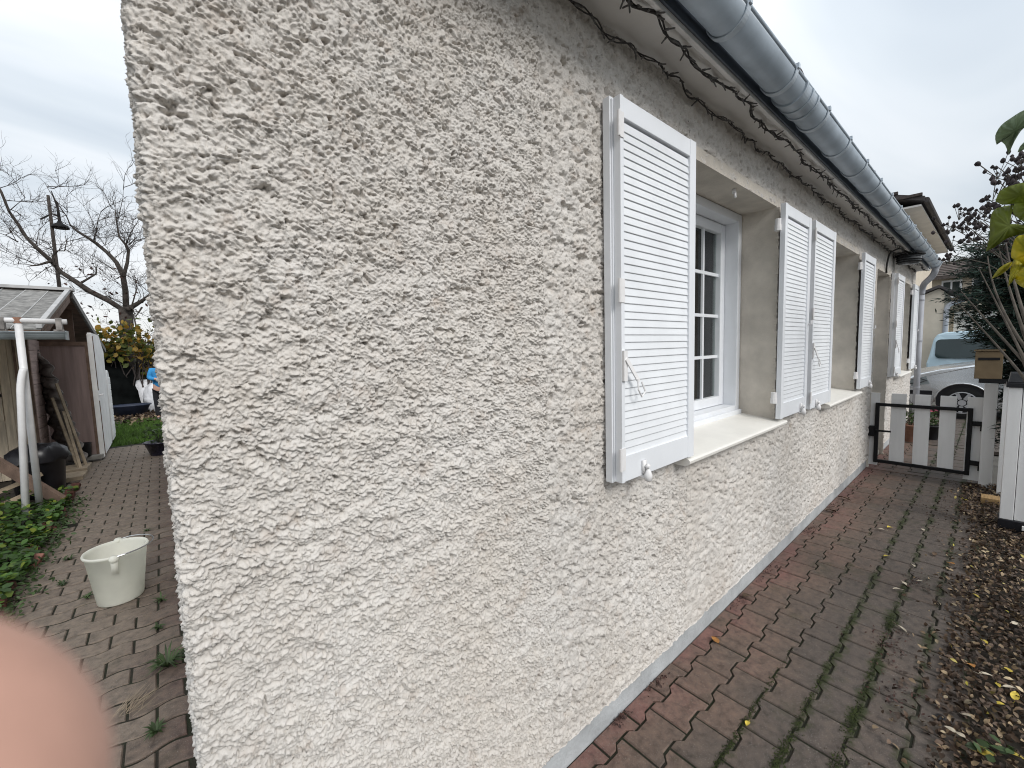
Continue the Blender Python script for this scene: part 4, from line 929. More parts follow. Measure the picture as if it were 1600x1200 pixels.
def car(xs, yw, label, paint, name='parked_car', wid=1.72):
    """hatchback seen from its side: side panel at x = xs, front wheel centre at y = yw, nose towards +y"""
    c = empty(name, (xs+wid/2, yw-1.25, 0), label, 'car'); r_ = .31
    # side outline: (y along the car from the front axle, z)
    top = [(.78, .42), (.80, .62), (.74, .74), (.60, .83), (.30, .93), (-.05, 1.0), (-.30, 1.06), (-.62, 1.24), (-1.02, 1.47), (-1.35, 1.55), (-2.1, 1.57), (-2.75, 1.50), (-3.05, 1.16), (-3.22, 1.0), (-3.25, .5), (-3.2, .28)]
    def arch(c0):
        return [(c0+.36*math.cos(a), .31+.36*math.sin(a)) for a in [math.pi*(1-i/10) for i in range(11)] if .31+.36*math.sin(a) > .26]
    low = [(-2.86, .24)]+arch(-2.5)+[(-2.1, .22), (-.40, .22)]+arch(0)+[(.40, .24), (.70, .26)]
    outl = top+low; n = len(outl)
    def insetx(z): return 0.0 if z < .55 else (.03*(z-.55)/.45 if z < 1.0 else .03+.36*(z-1.0))
    vs = []; fs = []
    ks = (0, .10, .30, .5, .70, .90, 1)
    for k in ks:
        e = abs(k-.5)*2
        for (yy, z) in outl:
            ix = insetx(z); x = xs+ix+(wid-2*ix)*k; sh = (1-e**4)
            vs.append((x, yw+yy+(.16*sh if yy > .55 else (.06*sh*(z < 1.0) if yy > 0 else 0)), z+(.045*sh if z > .7 and yy > -3.1 else 0)))
    for j in range(len(ks)-1): fs += [(j*n+i, j*n+(i+1) % n, (j+1)*n+(i+1) % n, (j+1)*n+i) for i in range(n)]
    fs += [tuple(range(n)), tuple((len(ks)-1)*n+i for i in range(n-1, -1, -1))]
    b = MB(); b.add(vs, fs); body = b.build('body', paint, c, bevel=.022)
    for p in body.data.polygons: p.use_smooth = len(p.vertices) == 4
    # arch lining, windscreen, side glass, lamp, mouldings, wiper, mirror
    for wy in (yw, yw-2.5): al = MB(); al.tube([(xs+.02, wy, .33), (xs+.40, wy, .33)], .352, 20); al.build('arch_lining', M['black_plastic'], c)
    def X(z, o=-.004): return xs+insetx(z)+o
    g1 = MB(); g1.add([(xs+.16, yw-.34, 1.10), (xs+wid-.16, yw-.34, 1.10), (xs+wid-.28, yw-.98, 1.49), (xs+.28, yw-.98, 1.49)], [(0, 1, 2, 3)]); g1.build('windscreen', M['light_glass'], c, solid=.012)
    g2 = MB(); g2.add([(X(1.08), yw-.48, 1.08), (X(1.08), yw-2.6, 1.12), (X(1.44), yw-2.45, 1.44), (X(1.44), yw-1.08, 1.44)], [(0, 1, 2, 3)]); g2.build('side_window', M['car_glass'], c, solid=.01)
    hl = MB(); hl.add([(xs+.002, yw+.50, .80), (xs+.004, yw+.76, .70), (xs+.02, yw+.78, .58), (xs-.006, yw+.44, .66)], [(0, 1, 2, 3)]); hl.build('headlight', M['light_glass'], c, solid=.012)
    hl = MB(); hl.tube([(xs-.008, yw+.76, .64), (xs-.010, yw+.56, .68), (xs-.010, yw+.48, .72), (xs-.008, yw+.58, .755), (xs-.008, yw+.76, .73)], .009, 6); hl.build('headlight_trim', M['black_plastic'], c)
    mo = MB(); mo.box(xs-.012, xs+.02, yw+.40, yw+.80, .44, .52); mo.build('bumper_strip', M['black_plastic'], c)
    ar = MB(); ar.tube([(xs-.004, yw+.37*math.cos(a), .31+.37*math.sin(a)) for a in [math.pi*i/12 for i in range(13)]], .014, 6); ar.build('arch_lip', paint, c, smooth=True)
    wp = MB(); wp.tube([(xs+.30, yw-.24, 1.085), (xs+.62, yw-.42, 1.155), (xs+.95, yw-.46, 1.18)], .011, 6); wp.build('wiper', M['black_plastic'], c)
    mi = MB(); mi.box(xs-.10, xs+.02, yw-.62, yw-.50, 1.06, 1.18); mi.build('mirror', paint, c, bevel=.03)
    for wy in (yw, yw-2.5):
        wheel(c, xs+.11, wy, r_, -1); wheel(c, xs+wid-.11, wy, r_, 1)
    return c
car(11.4, .37, 'silver hatchback parked side-on beyond the gate, front wheel showing', M['silver_paint'])
# light blue van, tail towards us
van = empty('parked_van', (16.6, .25, 0), 'pale blue van behind the silver car showing its dark rear window', 'van')
vw = MB(); n = 0; out = [(-.55, .35), (-.62, .9), (-.60, 1.02), (-.50, 1.50), (-.40, 1.62), (-.28, 1.665)]
yc, hwid = .25, .86
prof = [(hwid+.02, .35), (hwid+.04, .9), (hwid, 1.08), (hwid-.06, 1.5), (hwid-.12, 1.63), (hwid-.26, 1.68), (0, 1.70)]
prof = [(yc+y, z) for y, z in prof]+[(yc-y, z) for y, z in prof[::-1][1:]]
nv_ = len(prof); vs = []
for x, kz, ky in ((14.98, 1.0, .97), (15.04, 1.0, 1.0), (15.3, 1.0, 1.0), (17.4, 1.0, 1.0), (18.1, .66, 1.0), (18.9, .55, .97)):
    for y, z in prof: vs.append((x+(.20*max(0, z-.95) if x < 15.2 else 0), yc+(y-yc)*ky, min(z, 1.7*kz)))
b = MB(); b.add(vs, [(j*nv_+i, j*nv_+i+1, (j+1)*nv_+i+1, (j+1)*nv_+i) for j in range(5) for i in range(nv_-1)]+[tuple(range(nv_)), tuple(5*nv_+i for i in range(nv_))])
b.build('body', M['blue_paint'], van, bevel=.03)
def vx(z): return 14.97+.20*max(0, z-.95)-.008
def rr(y0, y1, z0, z1, r_=.09, n=5):
    pts = []
    for cx, cz, a0 in ((y1-r_, z1-r_, 0), (y0+r_, z1-r_, 90), (y0+r_, z0+r_, 180), (y1-r_, z0+r_, 270)):
        pts += [(cx+r_*math.cos(R(a0+90*i/n)), cz+r_*math.sin(R(a0+90*i/n))) for i in range(n+1)]
    return pts
pl = rr(-.52, 1.00, 1.03, 1.50); b = MB(); b.add([(vx(z), y, z) for y, z in pl], [tuple(range(len(pl)))]); b.build('rear_window', M['car_glass'], van, solid=.012)
b = MB(); 
b = MB(); b.box(14.93, 15.0, yc-.8, yc+.8, .40, .55); b.build('bumper', M['black_plastic'], van, bevel=.02)
for wx in (15.6, 18.1):
    for s in (-1, 1):
        b = MB(); b.tube([(wx, yc+s*.66, .31), (wx, yc+s*.86, .31)], .31, 20); b.build('wheel', M['rubber'], van)
dc = car(20.0, -1.2, 'black car far behind the pale blue van, only its roof showing', M['dark_paint']); 
for o in [dc]: o.location.z += .12

# neighbour's two-storey house
nh = empty('neighbour_house', (20, 4, 0), 'two-storey cream house with dark tiled roof beyond our eaves', 'house')
b = MB(); b.box(16.6, 26, 1.95, 10, 0, 5.33); b.prism([(1.95, 5.33), (10, 5.33), (6, 6.8)], 0, 16.6, 26); b.build('wall', M['cream_wall'], nh)
b = MB(); e0 = Vector((0, 1.42, 5.24)); rdg = Vector((0, 6.0, 6.78))
def slab(x0, x1, a, c, th): return [(x0, a[0], a[1]), (x1, a[0], a[1]), (x1, c[0], c[1]), (x0, c[0], c[1]), (x0, a[0], a[1]+th), (x1, a[0], a[1]+th), (x1, c[0], c[1]+th), (x0, c[0], c[1]+th)]
SF = [(0, 1, 2, 3), (4, 7, 6, 5), (0, 4, 5, 1), (1, 5, 6, 2), (2, 6, 7, 3), (3, 7, 4, 0)]
b.add(slab(16.25, 26.3, (1.45, 5.30), (6.0, 6.85), .13), SF); b.add(slab(16.25, 26.3, (10.5, 5.30), (6.0, 6.85), .13), SF); b.build('roof', M['dark_verge'], nh)
b = MB(); b.box(16.35, 26.2, 1.52, 1.95, 5.20, 5.25); b.build('soffit', M['soffit'], nh)
b = MB(); b.tube([(16.3, 1.42, 5.33), (26.2, 1.42, 5.33)], .07, 10); b.build('gutter', M['dark_verge'], nh)
for k in range(9):
    b = MB(); y = 1.5+k*.5; b.box(16.20, 16.30, y, y+.46, 5.44+(y-1.45)*.34, 5.51+(y-1.45)*.34); b.build('verge_tile', M['tile'], nh)
# low annex with its gable towards us
an = empty('annex', (17, 1.6, 0), 'low cream gabled annex with a grey downpipe behind the parked cars', 'annex')
b = MB(); b.prism([(.95, 0), (2.6, 0), (2.6, 2.35), (1.35, 2.72), (1.06, 2.86), (.95, 2.76)], 0, 16.02, 18.5); b.build('wall', M['cream_wall'], an)
b = MB(); b.add(slab(15.9, 18.7, (.45, 2.50), (1.06, 2.875), .07), SF); b.add(slab(15.9, 18.7, (2.7, 2.16), (1.06, 2.875), .07), SF); b.build('roof', M['dark_verge'], an)
b = MB(); b.tube([(16.0, .60, 2.52)]+bez((16.0, .74, 2.46), (16.0, .90, 2.44), (15.98, .90, 2.25), 6)+[(15.98, .90, 0)], .055, 10); b.build('downpipe', M['zinc_pipe'], an, smooth=True)
b = MB(); b.box(18.2, 18.3, -1.8, .95, 0, 2.55); b.build('back_wall', M['cream_wall'], an)
for y in (.50, .05, -.42):
    b = MB(); b.box(18.12, 18.19, y-.03, y+.36, .6, 2.3); f = b.build('garage_panel', M['old_white'], an, bevel=.01)
# farther house with brown tiles
fh = empty('far_house', (31, 1, 0), 'distant house with brown tiled roof and white window seen past the gutter end', 'house')
b = MB(); b.box(31, 38, -5, 2.6, 0, 4.55); b.build('wall', M['cream_wall'], fh)
fr_ = MB(); fr_.add(slab(-5.5, 3.1, (30.5, 4.50), (34, 5.65), .14), SF); 
vv = [(y, x, z) for x, y, z in fr_.v]; fr_.v = vv; fr_.build('roof', M['far_tile'], fh)
for j in range(9):
    for s in range(1):
        b = MB(); x0 = 30.5+.39*j; z0 = 4.65+.128*j; b.box(x0, x0+.38, -5.5, 3.1, z0, z0+.03); b.build('tile_course', M['far_tile'], fh)
for y in (1.25, .2):
    b = MB(); b.box(30.9, 31.05, y, y+.72, 3.55, 4.45); wv = b.build('window', M['white_pvc'], fh)
    for a, c in ((.08, .33), (.40, .65)):
        b = MB(); b.box(30.88, 30.899, y+a, y+c, 3.65, 4.35); b.build('pane', M['car_glass'], wv)
# pots with flowers just beyond the gate
def potplant(x, y, r_, h_, label, pm, petals, lm, cat='plant pot', nl=160, spread=1.3, hh=.22, leafs=.05):
    o = empty('potted_plant', (x, y, 0), label, cat)
    b = MB(); b.lathe([(r_*.62, 0), (r_*.95, h_*.9), (r_*1.06, h_*.92), (r_*1.06, h_), (r_*.9, h_), (r_*.85, h_*.85), (0, h_*.84)], (x, y, .0), 20); b.build('pot', pm, o, smooth=True)
    pts = [(rng.normal(x, r_*.55*spread), rng.normal(y, r_*.55*spread), h_+abs(rng.normal(hh*.5, hh*.4))) for _ in range(nl)]
    leaves('foliage', pts, leafs, lm, parent=o, jitter=.8, up=.5, aspect=.6, loc=(x, y, 0))
    b = MB()
    for p in pts[::8]: b.tube([(x, y, h_*.84), p], .003, 4, False)
    b.build('stems', M['stem'], o)
    if petals: leaves('petals', [(x+rng.normal(-.02, .03), y+rng.normal(0, .03), h_+hh+.05+rng.normal(0, .025)) for _ in range(40)], .035, M['pink_petal'], parent=o, jitter=.8, loc=(x, y, 0))
    return o
potplant(8.55, .78, .15, .26, 'terracotta pot with ragged green plant behind the gate, nearest the wall', M['terracotta'], False, M['weed'])
potplant(8.9, .60, .14, .22, 'potted plant with pink flowers behind the gate', M['black_plastic'], True, M['weed'], hh=.18)
b = MB(); b.tube(bez((8.2, .90, .02), (8.15, .86, .30), (8.25, .90, .38), 8), .016, 6); b.tube(bez((8.2, .90, .02), (8.3, .80, .25), (8.28, .86, .34), 8), .016, 6)
prop(b.build('hose_loop', M['black_metal'], smooth=True, loc=(8.2, .9, 0)), 'black looped hose end standing by the wall beyond the gate', 'hose')

# ================================================================== THE GARDEN SIDE (left of the house corner)
# lawn beyond the garden path
lm = MB(); lm.add([(-9, 10.35, -.03), (.6, 10.35, -.03), (.6, 14.3, .0), (-9, 14.3, .0)], [(0, 1, 2, 3)]); lm.add([(-9, 14.3, .0), (.6, 14.3, .0), (.6, 30, .05), (-9, 30, .05)], [(0, 1, 2, 3)])
prop(lm.build('garden_ground', M['soil'], fixn=False), kind='structure')
n = 9000; gx = rng.uniform(-1.0, .35, n); gyv = rng.uniform(10.33, 14.4, n); gh = rng.uniform(.04, .10, n)
ang = rng.uniform(0, 2*np.pi, n); wd = .012; lean = rng.normal(0, .03, (n, 2))
b0 = np.stack([gx-wd*np.cos(ang), gyv-wd*np.sin(ang), np.full(n, -.03)], -1); b1 = np.stack([gx+wd*np.cos(ang), gyv+wd*np.sin(ang), np.full(n, -.03)], -1); b2 = np.stack([gx+lean[:, 0], gyv+lean[:, 1], gh-.02], -1)
prop(npmesh('lawn_grass', np.stack([b0, b1, b2], 1).reshape(-1, 3), np.arange(3*n).reshape(-1, 3), M['grass'], False), 'green lawn grass at the end of the garden path', 'grass', kind='stuff')
pts = np.stack([rng.uniform(-1.2, .4, 1500), rng.normal(15.2, .9, 1500), rng.uniform(0.0, .07, 1500)], -1)
prop(leaves('garden_leaf_litter', pts, .09, M['litter'], jitter=.5, up=.9, aspect=.7, curl=.4), 'brown fallen leaves on the ground beyond the lawn', 'dead leaves', kind='stuff')

# garden shed with a deep overhanging roof
shed = empty('garden_shed', (-1.6, 9, 0), 'weathered garden shed with plank door, felted roof and white side wall', 'shed')
AP, EV, RE = (8.45, 2.53), (6.28, 1.90), (12.3, 1.81)
b = MB(); b.box(-6, -1.36, 8.50, 9.15, 0, 2.2); b.build('core', M['brown_panel'], shed)
for k in range(14):                                        # beige vertical planks of the near wall
    x = -1.365-.088*k
    if k in (3, 4, 5, 6, 7): 
        b = MB(); b.box(x-.086, x, 8.455, 8.495, 0, .80); b.build('plank', M['plank_beige'], shed, bevel=.003)
        b = MB(); b.box(x-.086, x, 8.455, 8.495, 1.58, 1.95); b.build('plank', M['plank_beige'], shed, bevel=.003)
    else:
        b = MB(); b.box(x-.086, x, 8.455, 8.495, 0, 1.95); b.build('plank', M['plank_beige'], shed, bevel=.003)
b = MB(); b.box(-1.63-.44, -1.63, 8.44, 8.48, .80, .86); b.box(-2.07, -1.63, 8.44, 8.48, 1.52, 1.58); b.box(-1.69, -1.63, 8.441, 8.479, .86, 1.52); b.box(-2.07, -1.63, 8.441, 8.479, 1.12, 1.16); wn = b.build('window', M['plank_beige'], shed)
b = MB(); b.box(-2.07, -1.69, 8.465, 8.475, .86, 1.52); b.build('pane', M['car_glass'], wn)
for x in (-1.355, -1.475):
    b = MB(); b.box(x-.010, x+.010, 8.425, 8.454, .0, 1.9); b.build('door_edge', M['plank_brown'], shed)
for k in range(12):                                        # pinkish boards of the return wall
    z = .02+.155*k; b = MB(); b.box(-1.372, -1.345, 8.50, 9.14, z, z+.150); b.build('board', M['plank_pink'], shed, bevel=.004)
b = MB(); b.box(-1.345, -.84, 9.15, 9.18, .05, 1.84); b.build('back_panel', M['brown_panel'], shed)
b = MB(); b.box(-1.345, -.84, 9.13, 9.149, 1.80, 1.86); b.box(-.88, -.845, 9.12, 9.149, .05, 1.84); b.build('panel_frame', M['plank_brown'], shed)
b = MB(); b.prism([(9.15, .04), (10.55, .04), (10.75, 1.72), (10.2, 2.0), (9.15, 2.0)], 0, -.84, -.80); b.build('side_wall', M['shed_white'], shed)
b = MB(); b.box(-.845, -.79, 9.10, 9.148, .04, 1.98); b.build('corner_post', M['shed_white'], shed, bevel=.004)
b = MB(); b.box(-.798, -.788, 9.22, 9.245, .05, 1.95); b.build('door_gap', M['plank_brown'], shed)
b = MB(); b.tube([(-.79, 9.20, 1.02), (-.755, 9.20, 1.02), (-.75, 9.34, 1.02)], .012, 8); b.box(-.80, -.785, 9.17, 9.23, .93, 1.09); b.build('door_handle', M['hardware'], shed)
# louvred round-topped door beyond it
dz = [(10.78, .05), (11.35, .05)]+[(11.065+.285*math.cos(a), 1.12+.26*math.sin(a)) for a in [math.pi*i/10 for i in range(11)]]
b = MB(); b.prism(dz, 0, -.86, -.80); rd = b.build('round_top_door', M['shed_white'], shed, bevel=.006)
for k in range(9):
    b = MB(); z = .12+.125*k; b.box(-.80, -.792, 10.81, 11.32, z, z+.112); b.build('slat', M['shed_white'], rd, bevel=.004)
# roof
def rslab(x0, x1, a, c, off, th): return [(x0, a[0], a[1]+off), (x1, a[0], a[1]+off), (x1, c[0], c[1]+off), (x0, c[0], c[1]+off), (x0, a[0], a[1]+off+th), (x1, a[0], a[1]+off+th), (x1, c[0], c[1]+off+th), (x0, c[0], c[1]+off+th)]
rf = MB(); rf.add(rslab(-6, -.90, EV, AP, -.05, .04), SF); rf.add(rslab(-6, -.90, AP, RE, -.05, .04), SF); rfo = rf.build('roof', M['plank_brown'], shed)
for k in range(18):                                        # felt strips running from ridge to eave
    x1 = -.895-.20*k; b = MB(); b.add(rslab(x1-.195, x1, (EV[0]-.03, EV[1]-.01), AP, -.006+rng.normal(0, .003), .014), SF); b.build('roof_strip', M['roof_sheet'], rfo); b = MB(); b.add(rslab(x1-.202, x1-.193, (EV[0]-.03, EV[1]-.01), AP, .004, .010), SF); b.build('roof_seam', M['batten'], rfo)
for x in (-.905, -1.56, -2.2, -2.85):
    b = MB(); b.add(rslab(x-.022, x+.022, (EV[0]-.04, EV[1]-.01), AP, .010, .045), SF); b.build('batten', M['batten'], rfo, bevel=.004)
b = MB(); b.box(-6, -.86, AP[0]-.09, AP[0]+.12, AP[1]+.012, AP[1]+.05); b.build('ridge_board', M['batten'], rfo)
b = MB(); b.add(rslab(-.905, -.875, AP, RE, -.08, .09), SF); b.build('rear_barge_board', M['roof_sheet'], rfo)
b = MB(); b.box(-6, -.9, EV[0]-.02, EV[0]+.03, EV[1]-.08, EV[1]-.02); b.beam((-.93, EV[0]+.1, EV[1]-.07), (-.93, AP[0], AP[1]-.10), .05, .07); b.build('rafter', M['plank_brown'], shed)
b = MB(); b.box(-6, -.98, 9.19, 9.22, 1.84, 2.35); b.build('gable_boards', M['plank_brown'], shed)
gb = MB(); pr = [(EV[0]-.03-.065*math.cos(math.pi*i/8)-.03, EV[1]-.045-.070*math.sin(math.pi*i/8)) for i in range(9)]
gb.prism(pr, 0, -5.9, -.715); gb.tube([(-5.9, pr[0][0], pr[0][1]), (-.712, pr[0][0], pr[0][1])], .010, 6); gb.box(-.722, -.710, pr[0][0], pr[-1][0], EV[1]-.12, EV[1]-.03); gb.build('gutter', M['shed_gutter'], shed)
# white pole frame in front of the shed
pf = empty('pole_frame', (-1.05, 6.05, 0), 'white tube frame with two leaning poles and a top rail before the shed', 'pole frame')
b = MB(); b.tube([(-1.6, 6.0, 1.965), (-.682, 6.0, 1.950)], .026, 10); b.build('rail', M['pole_white'], pf, smooth=True)
b = MB(); b.tube([(-.998, 6.0, 1.93), (-1.05, 6.25, .02)], .027, 12); b.build('pole', M['pole_white'], pf, smooth=True)
b = MB(); b.tube(bez((-1.003, 6.02, 1.50), (-1.02, 6.0, 1.45), (-1.035, 5.99, 1.30), 5)+[(-1.095, 5.93, .02)], .027, 12); b.build('pole', M['pole_white'], pf, smooth=True)
b = MB(); b.tube([(-1.0, 6.0, 1.93), (-1.0, 6.0, 1.985)], .031, 10); b.build('rusty_joint', M['terracotta'], pf)
for x in (-1.10, -.735):
    b = MB(); b.box(x-.02, x+.02, 5.96, 6.04, 1.87, 1.985); b.box(x-.04, x+.03, 5.97, 6.03, 1.855, 1.872); b.build('clamp', M['corrugated'], pf)
# stack of corrugated sheets leaning in the porch
for k in range(6):
    top = Vector((-1.33+.030*k, 8.98-.045*k, 1.74-.07*k*rng.uniform(.5, 1.5))); bot = Vector((-1.12+.040*k, 8.90-.06*k, .06)); n = 44; d = (bot-top); pn = Vector((d.z, 0, -d.x)).normalized()
    vs = []
    for i in range(n+1):
        u = i/n; p = top+d*u+pn*(.026*math.sin(u*2*math.pi*8+k*.7))
        vs += [p, p+Vector((-.13, .12, .02)), ]
    b = MB(); b.add(vs, [(2*i, 2*i+2, 2*i+3, 2*i+1) for i in range(n)])
    o = b.build('corrugated_sheet', M['corrugated'], None, loc=bot, fixn=False, smooth=True, solid=.009)
    prop(o, ('hindmost', 'second from the back', 'third from the back', 'third from the front', 'second from the front', 'foremost')[k]+' wavy grey roofing sheet of the stack leaning in the shed porch', 'roofing sheet', 'corrugated sheets stacked in the porch')
for k, (x0, x1) in enumerate(((-1.17, -.93), (-1.22, -1.0), (-1.12, -.97))):
    b = MB(); b.beam((x0, 8.75-.05*k, 1.25-.2*k), (x1, 8.45-.08*k, .02), .03, .02); prop(b.build('cane', M['board_light'], loc=(x1, 8.4, 0)), ('longest', 'middle', 'shortest')[k]+' of three thin wooden laths leaning on the wavy sheets', 'lath', 'laths leaning on the corrugated sheets')
# black bin with a bag over it
bn = empty('rubbish_bin', (-1.19, 7.25, 0), 'black round bin topped with a crumpled black bag beside the white poles', 'bin')
b = MB(); b.lathe([(.0, 0), (.185, .0), (.20, .05), (.225, .42), (.235, .43), (.225, .45)], (-1.19, 7.25, 0), 24); b.build('tub', M['black_plastic'], bn, smooth=True)
b = MB(); pr = []
n = 22; vs = []
for i, (rr_, z) in enumerate(((.245, .40), (.250, .46), (.225, .54), (.15, .58), (.05, .60), (0.001, .60))):
    for k in range(n):
        a = 2*math.pi*k/n; j = 1+.10*math.sin(5*a+i)+.07*rng.normal(); vs.append((-1.19+rr_*j*math.cos(a), 7.25+rr_*j*math.sin(a), z+.02*rng.normal()))
b.add(vs, [(i*n+k, i*n+(k+1) % n, (i+1)*n+(k+1) % n, (i+1)*n+k) for i in range(5) for k in range(n)]); b.build('bag', M['black_plastic'], bn, smooth=True)
# timber and slabs lying about
b = MB(); b.beam((-.88, 6.35, .05), (-1.50, 6.75, .66), .05, .10); prop(b.build('brown_plank', M['plank_brown'], loc=(-.9, 6.35, 0)), 'brown plank leaning diagonally behind the white poles', 'plank')
for k, (z, y) in enumerate(((.30, 6.85), (.17, 6.70))):
    b = MB(); b.beam((-1.12, y+.1, z), (-1.7, y, z-.22), .07, .035); prop(b.build('light_plank', M['board_light'], loc=(-1.2, y, 0)), ('upper' if k == 0 else 'lower')+' of two pale boards sloping behind the left white pole', 'board')
b = MB(); b.box(-1.62, -1.33, 5.9, 6.2, -.02, .22); prop(b.build('concrete_block', M['concrete'], bevel=.04, loc=(-1.45, 6, 0)), 'grey rounded concrete block at the left edge before the shed', 'concrete block')
b = MB(); b.prism([(-1.28, 9.0), (-.82, 9.0), (-.80, 9.05), (-.80, 9.14), (-1.28, 9.14)], 2, .03, .095); prop(b.build('stone_slab', M['concrete'], bevel=.008, loc=(-1, 9.1, 0)), 'grey stone slab forming a step in front of the white shed wall', 'slab')
for k, (y0, y1, zt) in enumerate(((7.75, 8.12, .05), (8.20, 8.6, .07))):
    b = MB(); b.add([(-1.28, y0, -.01), (-.90, y0, -.01), (-.89, y1, -.01), (-1.28, y1, -.01), (-1.28, y0, zt), (-.90, y0, zt), (-.89, y1, zt), (-1.28, y1, zt)], [(3, 2, 1, 0), (4, 5, 6, 7), (0, 1, 5, 4), (1, 2, 6, 5), (2, 3, 7, 6), (3, 0, 4, 7)])
    prop(b.build('ground_board', M['board_light'], bevel=.004, loc=(-1.1, y0, 0)), ('nearer' if k == 0 else 'farther')+' of two wide boards lying on the ground by the black bin', 'board')
bp_ = MB(); bp_.lathe([(.0, 0), (.07, 0), (.085, .2), (.09, .21), (.07, .2)], (-1.0, 9.03, .095), 14); prop(bp_.build('black_pot', M['black_plastic'], smooth=True, loc=(-1.0, 9.03, .095)), 'small black pot standing on the grey slab in the shed porch', 'pot')
# raised bed with ground cover and a border of slanted red bricks
bd2 = MB(); bd2.add([(-3.5, 1.5, .03), (-.97, 1.5, -.02), (-.94, 7.2, -.02), (-3.5, 7.2, .03)], [(0, 1, 2, 3)]); bd2.add([(-3.5, 7.2, .0), (-.9, 7.2, -.02), (-.9, 10.35, -.02), (-3.5, 10.35, .0)], [(0, 1, 2, 3)]); prop(bd2.build('flower_bed', M['soil'], fixn=False), kind='structure')
pts = []
while len(pts) < 6500:
    x = -.86-1.3*rng.random()**1.2; y = rng.uniform(2.6, 7.0)
    dn = perlin(np.array([x*2.2]), np.array([y*2.2]), 31)[0]
    if dn < -.25 and rng.random() < .5: continue
    if y > 6.35 and rng.random() < .75: continue
    pts.append((x, y, .04+.16*rng.random()*(1-.5*max(0, (x+1.15)/.3))*(1+dn)))
prop(leaves('ground_cover', pts, .052, M['ivy'], jitter=.42, up=.9, aspect=.95, curl=.22), 'green and yellowish leafy ground cover filling the bed beside the garden path', 'ground cover', kind='stuff')
pts = [(rng.normal(-.84, .06), rng.uniform(3.0, 6.6), .01+.06*rng.random()) for _ in range(1100)]
prop(leaves('bed_edge_weeds', pts, .034, M['weed'], jitter=.5, up=.7, aspect=.6, curl=.3), 'dark green weeds creeping over the brick border', 'weeds', kind='stuff')
BRL = ['red border brick nearest the camera, half under leaves', 'second red border brick from the camera', 'broken red border brick with a pale pink face', 'slanted red border brick behind the pale faced one', 'red border brick standing out of the green leaves', 'red border brick just past the yellowish leaves', 'red border brick level with the left white pole', 'dark red border brick past the white poles', 'dark red border brick beside the brown plank end', 'farthest dark red border brick by the bin']
for k, y in enumerate((3.95, 4.25, 4.72, 4.92, 5.42, 5.62, 6.02, 6.62, 6.85, 7.15)):
    b = MB(); b.box(-.04, .04, -.075, .075, -.026, .026, Matrix.Rotation(R(38+rng.normal(0, 7)), 4, 'X'))
    o = b.build('border_brick', M['brick'] if k != 2 else mat('pale_brick', (.28, .13, .10), .9, .2, 20, bump=.3), None, bevel=.008, loc=(0, 0, 0)); o.location = (-.90+rng.normal(0, .012), y, .022); o.rotation_euler = (0, rng.normal(0, .12), rng.normal(0, .2)); prop(o, BRL[k], 'brick', 'slanted bricks edging the bed')
# weeds in the garden path
def tuft(x, y, n, L_, label, m='weed', dry=False):
    o = MB(); 
    for _ in range(n):
        a = rng.uniform(0, 6.28); l = L_*rng.uniform(.5, 1.1); e = Vector((x+l*math.cos(a), y+l*math.sin(a), l*rng.uniform(.15, .8)))
        s = Vector((-math.sin(a), math.cos(a), 0))*.0035; m0 = Vector((x, y, 0)); md = (m0+e)/2+Vector((0, 0, l*.25))
        o.add([m0-s, m0+s, md+s*1.4, md-s*1.4, e], [(0, 1, 2, 3), (3, 2, 4)])
    prop(o.build('weed', M[m], loc=(x, y, 0), fixn=False), label, 'weed', 'weeds growing in the garden path joints')
TW_ = [(98, 915, 26, .05, 'small dark green weed tuft left of the bucket in a joint'), (136, 935, 22, .05, 'weed tuft in the joint at the bucket foot, left side'), (252, 940, 20, .06, 'weed with a yellow leaf between bucket and wall'), (247, 983, 30, .045, 'dark spiky weed rosette near the house corner'), (262, 1042, 60, .10, 'long grass tuft against the house wall'), (244, 1145, 30, .05, 'fresh green seedling low beside the house corner'), (280, 905, 30, .06, 'weed clump at the wall right of the bucket'), (108, 875, 24, .05, 'low weed on the pavers left of the bucket rim'), (230, 830, 20, .04, 'weed above the bucket rim in a joint')]
for px, py, n, L_, lab in TW_: x, y = ground_at(px, py); tuft(x, y, n, L_, lab)
tx, ty = ground_at(205, 1110); o = MB()
for _ in range(40):
    a = rng.normal(.8, .35); l = .14*rng.uniform(.5, 1.1); p = Vector((tx+rng.normal(0, .03), ty+rng.normal(0, .03), .004+.01*rng.random())); e = p+Vector((l*math.cos(a), l*math.sin(a), .01*rng.random())); s = Vector((-math.sin(a), math.cos(a), 0))*.0015
    o.add([p-s, p+s, e], [(0, 1, 2)])
prop(o.build('dry_grass', M['board_light'], loc=(tx, ty, 0), fixn=False), 'wisp of dry straw lying flat on the garden path', 'straw')
# the bucket
BX, BY = -.315, 3.655
bk = empty('bucket', (BX, BY, 0), 'yellowish white plastic bucket with a steel wire handle on the garden path', 'bucket')
b = MB(); b.lathe([(.0, .006), (.104, .006), (.110, 0), (.114, .006), (.150, .318), (.158, .320), (.161, .330), (.157, .338), (.150, .336), (.146, .322), (.108, .012), (.0, .012)], (BX, BY, .002), 48); b.build('body', M['bucket'], bk, smooth=True)
for s in (-1, 1):
    b = MB(); b.box(BX-.016, BX+.016, BY+s*.165-.012, BY+s*.165+.012, .235, .325); b.lathe([(0, .0), (.022, .0), (.025, .02), (.016, .034), (0, .036)], (BX, BY+s*.168, .312), 14); b.build('ear', M['bucket'], bk, smooth=True)
hp = [(BX+.0, BY-.168, .335), (BX+.03, BY-.170, .338)]+[(BX+.03+.155*math.sin(a), BY-.168*math.cos(a), .342+.004*math.sin(a)) for a in [math.pi*i/20 for i in range(1, 20)]]+[(BX+.03, BY+.170, .338), (BX, BY+.168, .335)]
